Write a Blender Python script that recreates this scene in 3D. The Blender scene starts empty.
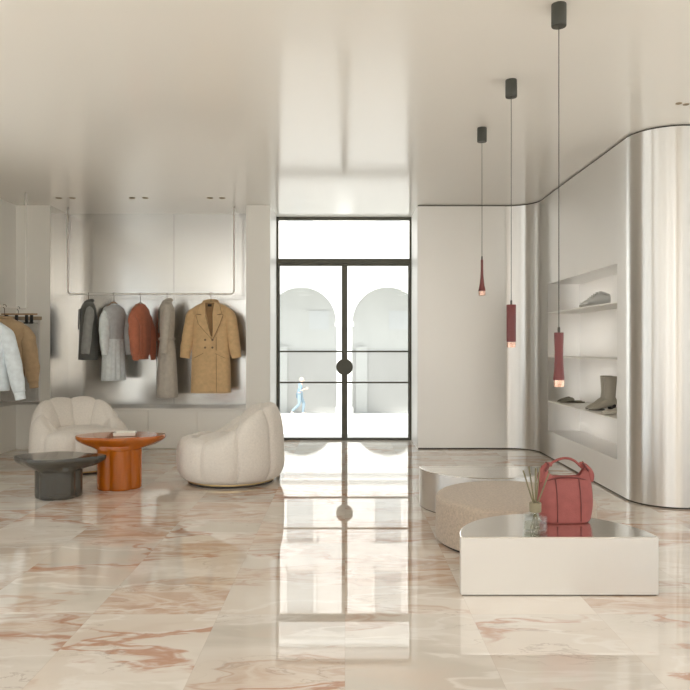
import bpy, bmesh, math, random
from mathutils import Vector, Matrix, noise
random.seed(7)
PI = math.pi
C = bpy.context.scene.collection
scene = bpy.context.scene

# ------------------------------------------------------------------ constants (metres)
CAM_H, CEIL = 1.28, 3.0
Y_WALL, Y_DOOR, Y_ALC = 8.70, 9.53, 9.26
X_LEFT, X_RIGHT = -4.05, 2.32
Y_REAR, X_FAR = -6.0, 4.6

# ------------------------------------------------------------------ materials
def mat_new(name):
    m = bpy.data.materials.new(name); m.use_nodes = True
    nt = m.node_tree
    return m, nt, nt.nodes['Principled BSDF']

def nd(nt, typ, **kw):
    n = nt.nodes.new(typ)
    for k, v in kw.items():
        if k.startswith('i_'):
            n.inputs[k[2:].replace('_', ' ')].default_value = v
        else:
            setattr(n, k, v)
    return n

def lk(nt, a, b): nt.links.new(a, b)

def plain(name, col, rough=0.5, metal=0.0, spec=0.5, bump=0.0, bscale=200, var=0.0, vscale=3, coat=0.0, sheen=0.0):
    m, nt, b = mat_new(name)
    b.inputs['Base Color'].default_value = (*col, 1)
    b.inputs['Roughness'].default_value = rough
    b.inputs['Metallic'].default_value = metal
    b.inputs['Specular IOR Level'].default_value = spec
    b.inputs['Coat Weight'].default_value = coat
    b.inputs['Sheen Weight'].default_value = sheen
    tc = nd(nt, 'ShaderNodeTexCoord')
    if bump:
        n = nd(nt, 'ShaderNodeTexNoise'); n.inputs['Scale'].default_value = bscale; n.inputs['Detail'].default_value = 3
        lk(nt, tc.outputs['Object'], n.inputs['Vector'])
        bp = nd(nt, 'ShaderNodeBump'); bp.inputs['Strength'].default_value = bump; bp.inputs['Distance'].default_value = 0.004
        lk(nt, n.outputs['Fac'], bp.inputs['Height']); lk(nt, bp.outputs['Normal'], b.inputs['Normal'])
    if var:
        n = nd(nt, 'ShaderNodeTexNoise'); n.inputs['Scale'].default_value = vscale; n.inputs['Detail'].default_value = 4
        lk(nt, tc.outputs['Object'], n.inputs['Vector'])
        r = nd(nt, 'ShaderNodeValToRGB')
        r.color_ramp.elements[0].position = .3; r.color_ramp.elements[1].position = .7
        r.color_ramp.elements[0].color = (*[c*(1-var) for c in col], 1)
        r.color_ramp.elements[1].color = (*[min(1, c*(1+var)) for c in col], 1)
        lk(nt, n.outputs['Fac'], r.inputs['Fac']); lk(nt, r.outputs['Color'], b.inputs['Base Color'])
    return m

def brushed(name, col, rough, aniso, rv=0.03):
    """brushed steel: fine horizontal scratches that spread reflections vertically (u of the UV map runs up)"""
    m, nt, b = mat_new(name)
    b.inputs['Base Color'].default_value = (*col, 1)
    b.inputs['Metallic'].default_value = 1
    b.inputs['Anisotropic'].default_value = aniso
    t = nd(nt, 'ShaderNodeTangent', direction_type='UV_MAP', uv_map='brush')
    lk(nt, t.outputs['Tangent'], b.inputs['Tangent'])
    tc = nd(nt, 'ShaderNodeTexCoord')
    mp = nd(nt, 'ShaderNodeMapping'); mp.inputs['Scale'].default_value = (4, 4, 60)
    lk(nt, tc.outputs['Object'], mp.inputs['Vector'])
    n = nd(nt, 'ShaderNodeTexNoise'); n.inputs['Scale'].default_value = 3; n.inputs['Detail'].default_value = 5
    lk(nt, mp.outputs['Vector'], n.inputs['Vector'])
    mr = nd(nt, 'ShaderNodeMapRange'); mr.inputs['To Min'].default_value = rough-rv; mr.inputs['To Max'].default_value = rough+rv
    lk(nt, n.outputs['Fac'], mr.inputs['Value']); lk(nt, mr.outputs['Result'], b.inputs['Roughness'])
    return m

def math_n(nt, op, a, b=None, c=None):
    n = nd(nt, 'ShaderNodeMath', operation=op)
    for i, v in enumerate((a, b, c)):
        if v is None: continue
        if isinstance(v, (int, float)): n.inputs[i].default_value = v
        else: lk(nt, v, n.inputs[i])
    return n.outputs[0]

def mixc(nt, fac, a, b):
    n = nd(nt, 'ShaderNodeMix', data_type='RGBA')
    if isinstance(fac, (int, float)): n.inputs[0].default_value = fac
    else: lk(nt, fac, n.inputs[0])
    for s, v in ((6, a), (7, b)):
        if isinstance(v, tuple): n.inputs[s].default_value = (*v, 1)
        else: lk(nt, v, n.inputs[s])
    return n.outputs[2]

def marble():
    m, nt, b = mat_new('pink_onyx_tiles')
    tc = nd(nt, 'ShaderNodeTexCoord')
    sep = nd(nt, 'ShaderNodeSeparateXYZ'); lk(nt, tc.outputs['Object'], sep.inputs[0])
    ux = math_n(nt, 'DIVIDE', sep.outputs[0], 0.6)
    uy = math_n(nt, 'DIVIDE', math_n(nt, 'SUBTRACT', sep.outputs[1], 3.36), 1.2)
    ix, iy = math_n(nt, 'FLOOR', ux), math_n(nt, 'FLOOR', uy)
    cid = nd(nt, 'ShaderNodeCombineXYZ'); lk(nt, ix, cid.inputs[0]); lk(nt, iy, cid.inputs[1])
    wn = nd(nt, 'ShaderNodeTexWhiteNoise', noise_dimensions='3D'); lk(nt, cid.outputs[0], wn.inputs['Vector'])
    off = nd(nt, 'ShaderNodeVectorMath', operation='SCALE'); lk(nt, wn.outputs['Color'], off.inputs[0]); off.inputs['Scale'].default_value = 37
    add = nd(nt, 'ShaderNodeVectorMath', operation='ADD'); lk(nt, tc.outputs['Object'], add.inputs[0]); lk(nt, off.outputs[0], add.inputs[1])
    mp = nd(nt, 'ShaderNodeMapping'); mp.inputs['Rotation'].default_value = (0, 0, -.5); mp.inputs['Scale'].default_value = (.58, 1.6, 1.0)
    lk(nt, add.outputs[0], mp.inputs['Vector'])
    # slow warp
    w = nd(nt, 'ShaderNodeTexNoise'); w.inputs['Scale'].default_value = 1.6; w.inputs['Detail'].default_value = 3
    lk(nt, mp.outputs[0], w.inputs['Vector'])
    ws = nd(nt, 'ShaderNodeVectorMath', operation='SCALE'); lk(nt, w.outputs['Color'], ws.inputs[0]); ws.inputs['Scale'].default_value = .8
    p = nd(nt, 'ShaderNodeVectorMath', operation='ADD'); lk(nt, mp.outputs[0], p.inputs[0]); lk(nt, ws.outputs[0], p.inputs[1])
    P = p.outputs[0]
    def noi(scale, detail=4, rough=.5, src=P, dist=0.0):
        n = nd(nt, 'ShaderNodeTexNoise'); n.inputs['Scale'].default_value = scale; n.inputs['Detail'].default_value = detail
        n.inputs['Roughness'].default_value = rough; n.inputs['Distortion'].default_value = dist
        lk(nt, src, n.inputs['Vector']); return n.outputs['Fac']
    def shift(v):
        n = nd(nt, 'ShaderNodeVectorMath', operation='ADD'); lk(nt, P, n.inputs[0]); n.inputs[1].default_value = v; return n.outputs[0]
    def ramp(f, *st):
        r = nd(nt, 'ShaderNodeValToRGB')
        while len(r.color_ramp.elements) < len(st): r.color_ramp.elements.new(.5)
        for e, (pos, col) in zip(r.color_ramp.elements, st):
            e.position = pos; e.color = (*col, 1)
        lk(nt, f, r.inputs['Fac']); return r.outputs['Color']
    def sstep(f, lo, hi, a=0.0, bb=1.0):
        n = nd(nt, 'ShaderNodeMapRange', interpolation_type='SMOOTHSTEP')
        n.inputs['From Min'].default_value = lo; n.inputs['From Max'].default_value = hi
        n.inputs['To Min'].default_value = a; n.inputs['To Max'].default_value = bb
        lk(nt, f, n.inputs['Value']); return n.outputs[0]
    def vein(f, width, level=.5):
        d = math_n(nt, 'ABSOLUTE', math_n(nt, 'SUBTRACT', f, level))
        return sstep(d, 0, width, 1, 0)
    f0 = noi(.75, 5)
    base = ramp(f0, (.26, (.57, .45, .36)), (.40, (.72, .63, .54)), (.52, (.78, .715, .64)), (.61, (.64, .58, .505)), (.72, (.70, .57, .47)))
    # tan / rust bodies in some places
    fb = noi(.62, 6, .55, shift((9, 4, 2)))
    body = sstep(fb, .50, .60)
    tan = ramp(noi(3.2, 5, .6, shift((3, 7, 5))), (.30, (.45, .27, .175)), (.42, (.60, .42, .31)), (.5, (.74, .62, .52)), (.58, (.58, .40, .29)), (.72, (.69, .54, .43)))
    col = mixc(nt, math_n(nt, 'MULTIPLY', body, .88), base, tan)
    # rim of the bodies: dark rust line
    col = mixc(nt, math_n(nt, 'MULTIPLY', vein(fb, .012, .53), .38), col, (.46, .24, .14))
    # milky veins
    col = mixc(nt, math_n(nt, 'MULTIPLY', vein(noi(1.3, 6, .5, shift((20, 1, 7))), .026), .6), col, (.86, .81, .75))
    # rust veins, patchy
    msk = sstep(noi(1.1, 2, .5, shift((5, 15, 3))), .47, .62)
    rv = math_n(nt, 'MULTIPLY', vein(noi(.85, 7, .55, shift((1, 2, 30))), .022), msk)
    col = mixc(nt, math_n(nt, 'MULTIPLY', rv, .78), col, (.48, .22, .12))
    # fine grey veins
    msk2 = sstep(noi(.9, 2, .5, shift((8, 25, 13))), .45, .62)
    gv = math_n(nt, 'MULTIPLY', vein(noi(1.7, 8, .6, shift((31, 2, 3))), .010), msk2)
    col = mixc(nt, math_n(nt, 'MULTIPLY', gv, .45), col, (.36, .27, .21))
    # tile to tile tone
    tone = nd(nt, 'ShaderNodeMapRange'); tone.inputs['To Min'].default_value = .88; tone.inputs['To Max'].default_value = 1.04
    lk(nt, wn.outputs['Value'], tone.inputs['Value'])
    tn = nd(nt, 'ShaderNodeVectorMath', operation='SCALE'); lk(nt, col, tn.inputs[0]); lk(nt, tone.outputs[0], tn.inputs['Scale'])
    # joints
    def edge(u, size):
        fr = math_n(nt, 'FRACT', u)
        d = math_n(nt, 'MINIMUM', fr, math_n(nt, 'SUBTRACT', 1.0, fr))
        return math_n(nt, 'LESS_THAN', math_n(nt, 'MULTIPLY', d, size), .0011)
    j = math_n(nt, 'MAXIMUM', edge(ux, .6), edge(uy, 1.2))
    fin = mixc(nt, math_n(nt, 'MULTIPLY', j, .35), tn.outputs[0], (.42, .33, .27))
    lk(nt, fin, b.inputs['Base Color'])
    b.inputs['Roughness'].default_value = .02
    b.inputs['Specular IOR Level'].default_value = .5
    b.inputs['IOR'].default_value = 1.85
    return m

def thin_glass(name, tint=(.97, .98, .97), ior=1.5):
    m = bpy.data.materials.new(name); m.use_nodes = True
    nt = m.node_tree; nt.nodes.clear()
    o = nd(nt, 'ShaderNodeOutputMaterial'); mx = nd(nt, 'ShaderNodeMixShader'); f = nd(nt, 'ShaderNodeFresnel')
    f.inputs['IOR'].default_value = ior
    t = nd(nt, 'ShaderNodeBsdfTransparent'); t.inputs['Color'].default_value = (*tint, 1)
    g = nd(nt, 'ShaderNodeBsdfGlossy'); g.inputs['Roughness'].default_value = .01
    ge = nd(nt, 'ShaderNodeNewGeometry')      # reflect only where light enters the sheet
    lk(nt, math_n(nt, 'MULTIPLY', f.outputs[0], math_n(nt, 'SUBTRACT', 1.0, ge.outputs['Backfacing'])), mx.inputs[0]); lk(nt, t.outputs[0], mx.inputs[1]); lk(nt, g.outputs[0], mx.inputs[2]); lk(nt, mx.outputs[0], o.inputs['Surface'])
    return m

def resin(name, col, trans, rough, absorb=None):
    m, nt, b = mat_new(name)
    tc = nd(nt, 'ShaderNodeTexCoord')
    n = nd(nt, 'ShaderNodeTexNoise'); n.inputs['Scale'].default_value = 5; n.inputs['Detail'].default_value = 3
    mp = nd(nt, 'ShaderNodeMapping'); mp.inputs['Scale'].default_value = (3, 3, .35)
    lk(nt, tc.outputs['Object'], mp.inputs[0]); lk(nt, mp.outputs[0], n.inputs['Vector'])
    c = mixc(nt, n.outputs['Fac'], tuple(x*.72 for x in col), tuple(min(1, x*1.22) for x in col))
    lk(nt, c, b.inputs['Base Color'])
    b.inputs['Transmission Weight'].default_value = trans
    b.inputs['Roughness'].default_value = rough
    b.inputs['IOR'].default_value = 1.5
    b.inputs['Coat Weight'].default_value = .1
    b.inputs['Coat Roughness'].default_value = .03
    return m

M = {}
M['paint'] = plain('warm_white_paint', (.87, .85, .80), .55, bump=.03, bscale=300)
M['ceil'] = plain('satin_ceiling_paint', (.84, .82, .77), .14, spec=.20)
M['reveal'] = plain('white_reveal', (.86, .85, .82), .4)
M['floor'] = marble()
M['steel'] = brushed('brushed_steel', (.78, .765, .742), .29, .96)
M['steel_alc'] = brushed('alcove_steel', (.70, .685, .66), .21, .3, .02)
M['steel_lit'] = brushed('niche_steel_lit', (.90, .885, .865), .30, .9)  # same metal as the wall, colour lightened so the niche looks better lit
M['steel_soft'] = brushed('satin_steel_sheet', (.77, .76, .74), .42, .6)
M['steel_top'] = brushed('polished_steel', (.86, .845, .82), .16, .2, .02)
M['steel_side'] = brushed('brushed_plinth_steel', (.76, .745, .72), .40, .7)
M['cab'] = plain('cabinet_lacquer', (.89, .87, .82), .35)
M['gap'] = plain('dark_shadow_gap', (.05, .04, .03), .6)
M['frame'] = plain('bronze_grey_steel', (.085, .08, .06), .42, .3)
M['glass'] = thin_glass('door_glass', (.97, .98, .97), 1.25)
M['rail'] = plain('ivory_rail_enamel', (.94, .92, .87), .45)
M['oak'] = plain('greyed_oak', (.36, .28, .19), .5, var=.18, vscale=14)
M['wood'] = plain('hanger_beech', (.40, .25, .12), .45, var=.15, vscale=20)
M['wire'] = plain('hook_steel', (.45, .43, .40), .25, 1)
M['hook'] = plain('dark_bronze_hook', (.16, .115, .07), .35, .6)
M['black'] = plain('black_plastic', (.015, .015, .015), .4)
M['boucle'] = plain('cream_boucle', (.79, .735, .67), .95, bump=.9, bscale=140, var=.05, vscale=60, sheen=.25)
M['boucle2'] = plain('oatmeal_boucle', (.50, .41, .325), .95, bump=.9, bscale=130, var=.16, vscale=70, sheen=.2)
M['gold'] = plain('brushed_brass', (.62, .47, .24), .3, 1)
M['amber'] = resin('amber_cast_glass', (.62, .165, .010), .35, .06)
M['smoke'] = resin('smoke_cast_glass', (.12, .112, .092), .45, .06)
M['clear'] = thin_glass('clear_glass', (.975, .985, .98), 1.6)
M['jar'] = thin_glass('jar_glass', (.97, .985, .98), 1.9)
M['red'] = plain('burgundy_lacquer', (.15, .030, .028), .38)
M['copper'] = plain('copper_ring', (.68, .43, .33), .18, 1)
M['canopy'] = plain('graphite_canopy', (.055, .056, .046), .5)
M['bag'] = plain('dusty_red_leather', (.30, .075, .066), .55, bump=.25, bscale=160, var=.1, vscale=20)
M['bag_dark'] = plain('bag_seam', (.14, .03, .028), .6)
M['reed'] = plain('olive_reed', (.20, .175, .10), .7)
M['cap'] = plain('khaki_cap', (.27, .235, .15), .5)
M['oil'] = thin_glass('pale_oil', (.88, .88, .80), 1.4)
M['stone_out'] = plain('white_street_stone', (.86, .855, .84), .8, var=.03)
M['facade'] = plain('white_plaster', (.88, .875, .86), .9, var=.02, vscale=.5)
M['facade_pink'] = plain('pale_pink_plaster', (.88, .855, .84), .9, var=.02, vscale=.5)
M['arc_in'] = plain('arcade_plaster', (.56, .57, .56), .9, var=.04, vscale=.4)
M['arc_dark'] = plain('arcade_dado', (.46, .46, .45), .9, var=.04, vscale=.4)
M['win_out'] = plain('grey_window', (.56, .58, .59), .5)

def fabric(name, col, var=.08, rough=.9, sheen=.2, bs=260, b=.35): return plain(name, col, rough, bump=b, bscale=bs, var=var, vscale=22, sheen=sheen)
F = dict(
    charcoal=fabric('charcoal_wool', (.14, .143, .133)), midgrey=fabric('grey_wool', (.34, .345, .33)),
    pale=fabric('pale_blue_grey_cotton', (.84, .90, .92)), palegrey=fabric('grey_knit', (.56, .585, .60)),
    orange=fabric('rust_orange_knit', (.54, .18, .10), bs=160, b=.6), taupe=fabric('taupe_trench_cotton', (.54, .495, .43)),
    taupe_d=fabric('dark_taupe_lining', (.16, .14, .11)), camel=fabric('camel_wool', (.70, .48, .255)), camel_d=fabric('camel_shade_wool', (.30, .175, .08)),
    white=fabric('white_blue_denim', (.76, .83, .87)), brown=fabric('caramel_jacket_cloth', (.44, .31, .18)), soft=fabric('soft_grey_flannel', (.42, .41, .38)),
    label=plain('dark_woven_label', (.03, .025, .02), .8), button=plain('horn_button', (.20, .12, .055), .35))

# ------------------------------------------------------------------ mesh helpers
def link(name, bm, mats, parent=None, smooth=False, loc=None, angle=None):
    me = bpy.data.meshes.new(name)
    bmesh.ops.recalc_face_normals(bm, faces=bm.faces[:])
    bm.to_mesh(me); bm.free()
    for m in (mats if isinstance(mats, (list, tuple)) else [mats]): me.materials.append(m)
    o = bpy.data.objects.new(name, me); C.objects.link(o)
    if smooth:
        for p in me.polygons: p.use_smooth = True
        if angle is not None:
            me.set_sharp_from_angle(angle=math.radians(angle))
    if parent is not None: o.parent = parent
    if loc is not None: o.location = loc
    return o

def thing(name, label, cat, loc=(0, 0, 0), rz=0.0, group=None):
    o = bpy.data.objects.new(name, None); C.objects.link(o)
    o.empty_display_size = .1
    o.location = loc; o.rotation_euler = (0, 0, rz)
    return tag(o, label, cat, group)

def tag(o, label, cat=None, group=None, kind=None):
    if label: o['label'] = label
    if cat: o['category'] = cat
    if group: o['group'] = group
    if kind: o['kind'] = kind
    return o

def struct(o, label=None, cat=None): return tag(o, label, cat, None, 'structure')

def box(bm, x0, x1, y0, y1, z0, z1, mi=0, bevel=0.0):
    vs = [bm.verts.new((x, y, z)) for z in (z0, z1) for y in (y0, y1) for x in (x0, x1)]
    fs = []
    for q in ((0, 1, 3, 2), (4, 6, 7, 5), (0, 4, 5, 1), (2, 3, 7, 6), (0, 2, 6, 4), (1, 5, 7, 3)):
        f = bm.faces.new([vs[i] for i in q]); f.material_index = mi; fs.append(f)
    if bevel:
        es = {e for f in fs for e in f.edges}
        bmesh.ops.bevel(bm, geom=list(es), offset=bevel, segments=2, affect='EDGES', profile=.5)
    return vs

def quad(bm, *pts, mi=0):
    f = bm.faces.new([bm.verts.new(p) for p in pts]); f.material_index = mi; return f

def loft(bm, rings, cap0=False, cap1=False, closed=True, mi=0):
    vr = [[bm.verts.new(p) for p in r] for r in rings]
    n = len(vr[0])
    for a, b in zip(vr, vr[1:]):
        for i in range(n if closed else n-1):
            j = (i+1) % n
            f = bm.faces.new((a[i], a[j], b[j], b[i])); f.material_index = mi
    if cap0: bm.faces.new(vr[0][::-1]).material_index = mi
    if cap1: bm.faces.new(vr[-1]).material_index = mi
    return vr

def ring(cx, cy, z, rx, ry, n=32, f=None):
    out = []
    for i in range(n):
        t = 2*PI*i/n; k = f(t) if f else 1
        out.append((cx+rx*k*math.cos(t), cy+ry*k*math.sin(t), z))
    return out

def lathe(bm, prof, cx=0, cy=0, n=32, f=None, mi=0, cap0=False, cap1=False):
    return loft(bm, [ring(cx, cy, z, r, r, n, f) for r, z in prof], cap0, cap1, mi=mi)

def catmull(pts, k=8):
    P = [Vector(p) for p in pts]; out = []
    for i in range(len(P)-1):
        p0, p1, p2, p3 = P[max(i-1, 0)], P[i], P[i+1], P[min(i+2, len(P)-1)]
        for s in range(k):
            t = s/k
            out.append(.5*((2*p1)+(p2-p0)*t+(2*p0-5*p1+4*p2-p3)*t*t+(3*p1-p0-3*p2+p3)*t**3))
    out.append(P[-1]); return out

def tube(bm, pts, r, n=10, caps=True, mi=0, flat=1.0):
    pts = [Vector(p) for p in pts]
    rad = r if callable(r) else (lambda t: r)
    rings, up = [], None
    for i, p in enumerate(pts):
        d = (pts[min(i+1, len(pts)-1)]-pts[max(i-1, 0)]).normalized()
        if up is None:
            up = Vector((0, 0, 1)) if abs(d.z) < .9 else Vector((0, 1, 0))
        s = d.cross(up).normalized(); u = s.cross(d).normalized(); up = u
        k = rad(i/(len(pts)-1))
        rings.append([p+s*(k*math.cos(2*PI*j/n))+u*(k*flat*math.sin(2*PI*j/n)) for j in range(n)])
    return loft(bm, rings, caps, caps, mi=mi)

def fillet(pts, r, k=6):
    """polyline with rounded corners"""
    P = [Vector(p) for p in pts]; out = [P[0]]
    for a, b, c in zip(P, P[1:], P[2:]):
        u, v = (a-b).normalized(), (c-b).normalized()
        s, e = b+u*r, b+v*r
        for i in range(k+1):
            t = i/k; out.append((1-t)**2*s+2*t*(1-t)*b+t*t*e)
    out.append(P[-1]); return out

def uv_brush(o, vertical=True):
    """u along z on walls; on horizontal faces u along x"""
    me = o.data; uv = me.uv_layers.new(name='brush')
    for p in me.polygons:
        h = abs(p.normal.z) > .7
        for li in p.loop_indices:
            v = me.vertices[me.loops[li].vertex_index].co
            uv.data[li].uv = (v.x, v.y) if h else (v.z, v.x+v.y*1.37 if abs(p.normal.y) > abs(p.normal.x) else v.y+v.x*.3)
    return o

# ------------------------------------------------------------------ ROOM SHELL
bm = bmesh.new(); box(bm, X_LEFT-.8, X_FAR+.2, Y_REAR-.2, Y_DOOR+.12, -.12, 0)
struct(link('floor', bm, M['floor']), 'polished cream and rust veined marble tile floor', 'floor')
bm = bmesh.new(); box(bm, X_LEFT-.8, X_FAR+.2, Y_REAR-.2, Y_DOOR+.12, CEIL, CEIL+.25)
struct(link('ceiling', bm, M['ceil']), 'satin warm white ceiling with a glossy sheen by the door', 'ceiling')

# left wall with big unseen windows added for daylight, and the corner recess near the alcove
NX0, NX1, NZ0, NZ1 = X_LEFT, -3.75, .547, 1.60   # corner recess on the entrance side wall
NY0 = 6.3                                             # its start along the left wall
bm = bmesh.new()
T = .3
LWIN = ((-5.6, -2.3), (-1.7, 1.6), (2.2, 5.7))
box(bm, X_LEFT-T, X_LEFT, Y_REAR, -5.6, 0, CEIL)
for y0, y1 in LWIN:
    box(bm, X_LEFT-T, X_LEFT, y0, y1, 0, .12); box(bm, X_LEFT-T, X_LEFT, y0, y1, 2.85, CEIL)
for y0, y1 in ((-2.3, -1.7), (1.6, 2.2), (5.7, NY0)): box(bm, X_LEFT-T, X_LEFT, y0, y1, 0, CEIL)
box(bm, X_LEFT-.75, X_LEFT, NY0, Y_WALL+.6, 0, NZ0)
box(bm, X_LEFT-.75, X_LEFT, NY0, Y_WALL+.6, NZ1, CEIL)
struct(link('wall_left', bm, M['paint']), 'warm white left wall with an open wardrobe corner', 'wall')
# front wall left pier with the recess
bm = bmesh.new()
XA0, XA1 = -3.63, -1.218
box(bm, X_LEFT+.0005, XA0, Y_WALL, Y_WALL+.6, 0, NZ0)
box(bm, X_LEFT+.0005, XA0, Y_WALL, Y_WALL+.6, NZ1, CEIL)
box(bm, NX1, XA0, Y_WALL, Y_WALL+.6, NZ0, NZ1)
struct(link('wall_front_left', bm, M['paint']), 'warm white wall pier left of the clothes alcove', 'wall')
# recess lining
bm = bmesh.new()
box(bm, X_LEFT-.5, X_LEFT-.48, NY0, Y_WALL+.5, NZ0, NZ1); box(bm, X_LEFT-.5, NX1, Y_WALL+.48, Y_WALL+.5, NZ0, NZ1)
box(bm, NX1-.006, NX1-.0005, Y_WALL+.004, Y_WALL+.48, NZ0, NZ1); box(bm, X_LEFT-.5, X_LEFT-.004, NY0+.0005, NY0+.006, NZ0, NZ1)
o = struct(link('wall_recess_lining', bm, M['steel']), 'dim brushed metal lining of the corner wardrobe recess', 'wall'); uv_brush(o)
bm = bmesh.new()
box(bm, X_LEFT-.02, X_LEFT+.006, NY0, Y_WALL-.006, NZ1-.012, NZ1+.03); box(bm, X_LEFT-.02, NX1+.02, Y_WALL-.006, Y_WALL+.02, NZ1-.012, NZ1+.03)
struct(link('trim_1', bm, M['oak']), 'greyed wood trim along the top of the corner recess', 'trim')

# alcove behind the clothes
bm = bmesh.new()
def wall_quad(bm, x0, x1, y, z0, z1): quad(bm, (x0, y, z0), (x1, y, z0), (x1, y, z1), (x0, y, z1))
xm = -2.24
SEAM = 1.93
for x0, x1 in ((XA0, xm-.003), (xm+.003, XA1)):
    box(bm, x0, x1, Y_ALC, Y_ALC+.03, .50, SEAM-.003)
    box(bm, x0, x1, Y_ALC, Y_ALC+.03, SEAM+.003, CEIL)
box(bm, XA0, XA1, Y_ALC+.02, Y_ALC+.06, 0, CEIL)
o = struct(link('wall_alcove_back', bm, M['steel_alc']), 'brushed metal panelled wall behind the hanging clothes', 'wall'); uv_brush(o)
bm = bmesh.new()
box(bm, XA0-.01, XA0+.004, Y_WALL+.003, Y_ALC, .0, CEIL)
o = struct(link('wall_alcove_left', bm, M['steel_alc']), 'metal side wall of the clothes alcove', 'wall'); uv_brush(o)
# pier between alcove and door, pier right of the door
bm = bmesh.new(); box(bm, XA1, -.926, Y_WALL, Y_DOOR+.12, 0, CEIL)
struct(link('wall_front_middle', bm, M['paint']), 'warm white wall pier between the alcove and the glass door', 'wall')
bm = bmesh.new(); box(bm, -.926, -.921, Y_WALL+.01, Y_DOOR-.03, 0, CEIL); box(bm, .893, .898, Y_WALL+.01, Y_DOOR-.03, 0, CEIL)
struct(link('trim_2', bm, M['reveal']), 'bright white side reveals of the entrance', 'trim')
bm = bmesh.new(); box(bm, .898, 3.0, Y_WALL+.03, Y_DOOR+.12, 0, CEIL)
struct(link('wall_front_right', bm, M['paint']), 'wall behind the metal panel right of the door', 'wall')
bm = bmesh.new(); box(bm, .898, 1.977, Y_WALL, Y_WALL+.028, .014, CEIL-.012)
o = struct(link('wall_panel', bm, M['steel_soft']), 'large flush satin metal panel right of the glass door', 'wall panel'); uv_brush(o)
bm = bmesh.new(); box(bm, .90, 1.985, Y_WALL+.008, Y_WALL+.03, 0, .014); box(bm, .90, 1.985, Y_WALL+.008, Y_WALL+.03, CEIL-.012, CEIL)
struct(link('baseboard_front', bm, M['gap']), 'dark shadow gap above and below the metal panel', 'baseboard')

# right metal wall: concave corner, straight run with a niche, convex bull-nose, then away to the right
def right_path(off=0.0, k=20):
    pts = []
    r1 = .34 - off
    for i in range(k+1):
        a = PI/2*(1-i/k)
        c = (X_RIGHT-.34, Y_WALL-.34)
        pts.append((c[0]+(.34+off)*math.cos(a), c[1]+(.34+off)*math.sin(a)))
    pts += [(X_RIGHT+off, 8.08), (X_RIGHT+off, 6.03)]
    c = (X_RIGHT+.34, 5.84); r = .34-off
    for i in range(k+1):
        a = PI+PI/2*i/k
        pts.append((c[0]+r*math.cos(a), c[1]+r*math.sin(a)))
    pts.append((X_FAR, 5.50+off))
    return pts
RZ0, RZ1, ND = .303, 1.975, .36
bm = bmesh.new()
uvl = bm.loops.layers.uv.new('brush')
def uvquad(p, u):
    f = bm.faces.new([bm.verts.new(q) for q in p])
    for l, c in zip(f.loops, u): l[uvl].uv = c
    f.smooth = True
pts = right_path(); s = 0
for (a, b) in zip(pts, pts[1:]):
    d = math.hypot(b[0]-a[0], b[1]-a[1])
    niche = a == (X_RIGHT, 8.08)
    for z0, z1 in ((.014, RZ0), (RZ0, RZ1), (RZ1, CEIL-.014)):
        if niche and z0 == RZ0: continue
        uvquad([(*a, z0), (*b, z0), (*b, z1), (*a, z1)], [(z0, s), (z0, s+d), (z1, s+d), (z1, s)])
    s += d
bmesh.ops.remove_doubles(bm, verts=bm.verts[:], dist=.0002)
# niche lining
nf0 = len(bm.faces)
xb = X_RIGHT+ND
uvquad([(xb, 8.08, RZ0), (xb, 6.03, RZ0), (xb, 6.03, RZ1), (xb, 8.08, RZ1)], [(RZ0, 0), (RZ0, 2), (RZ1, 2), (RZ1, 0)])
for y in (8.08, 6.03):
    uvquad([(X_RIGHT, y, RZ0), (xb, y, RZ0), (xb, y, RZ1), (X_RIGHT, y, RZ1)], [(RZ0, 0), (RZ0, .4), (RZ1, .4), (RZ1, 0)])
for z in (RZ0, RZ1):
    uvquad([(X_RIGHT, 8.08, z), (X_RIGHT, 6.03, z), (xb, 6.03, z), (xb, 8.08, z)], [(0, 0), (0, 2), (.4, 2), (.4, 0)])
me = bpy.data.meshes.new('wall_right'); bmesh.ops.recalc_face_normals(bm, faces=bm.faces[:]); bm.to_mesh(me); bm.free()
me.materials.append(M['steel']); me.materials.append(M['steel_lit']); me.set_sharp_from_angle(angle=math.radians(40))
for p_ in list(me.polygons)[nf0:]: p_.material_index = 1
o = bpy.data.objects.new('wall_right', me); C.objects.link(o); struct(o, 'curving brushed metal right wall with a shelf niche', 'wall')
bm = bmesh.new()
pp = right_path(.012)
for z0, z1 in ((0, .02), (CEIL-.02, CEIL)):
    for a, b in zip(pp, pp[1:]): quad(bm, (*a, z0), (*b, z0), (*b, z1), (*a, z1))
struct(link('baseboard_right', bm, M['gap'], smooth=True), 'dark shadow gap line along the metal wall', 'baseboard')

# solid backing so no daylight leaks round the shell
bm = bmesh.new(); box(bm, 2.72, X_FAR+.2, 5.56, Y_DOOR+.12, 0, CEIL)
struct(link('wall_right_core', bm, M['paint']), 'solid wall behind the metal curve', 'wall')
bm = bmesh.new()
RWIN = ((-5.4, -2.4), (-1.8, 1.2), (1.8, 4.9))
box(bm, X_FAR, X_FAR+.2, Y_REAR, -5.4, 0, CEIL)
for y0, y1 in RWIN: box(bm, X_FAR, X_FAR+.2, y0, y1, 0, .12); box(bm, X_FAR, X_FAR+.2, y0, y1, 2.85, CEIL)
for y0, y1 in ((-2.4, -1.8), (1.2, 1.8), (4.9, 5.56)): box(bm, X_FAR, X_FAR+.2, y0, y1, 0, CEIL)
struct(link('wall_side', bm, M['paint']), 'side wall behind the camera with windows added for light', 'wall')
bm = bmesh.new()
xs = [X_LEFT-.3, -3.9, -1.5, -1.1, 1.6, X_FAR+.2]
for i in range(0, len(xs), 2): box(bm, xs[i], xs[i+1], Y_REAR-.2, Y_REAR, 0, CEIL)
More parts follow.
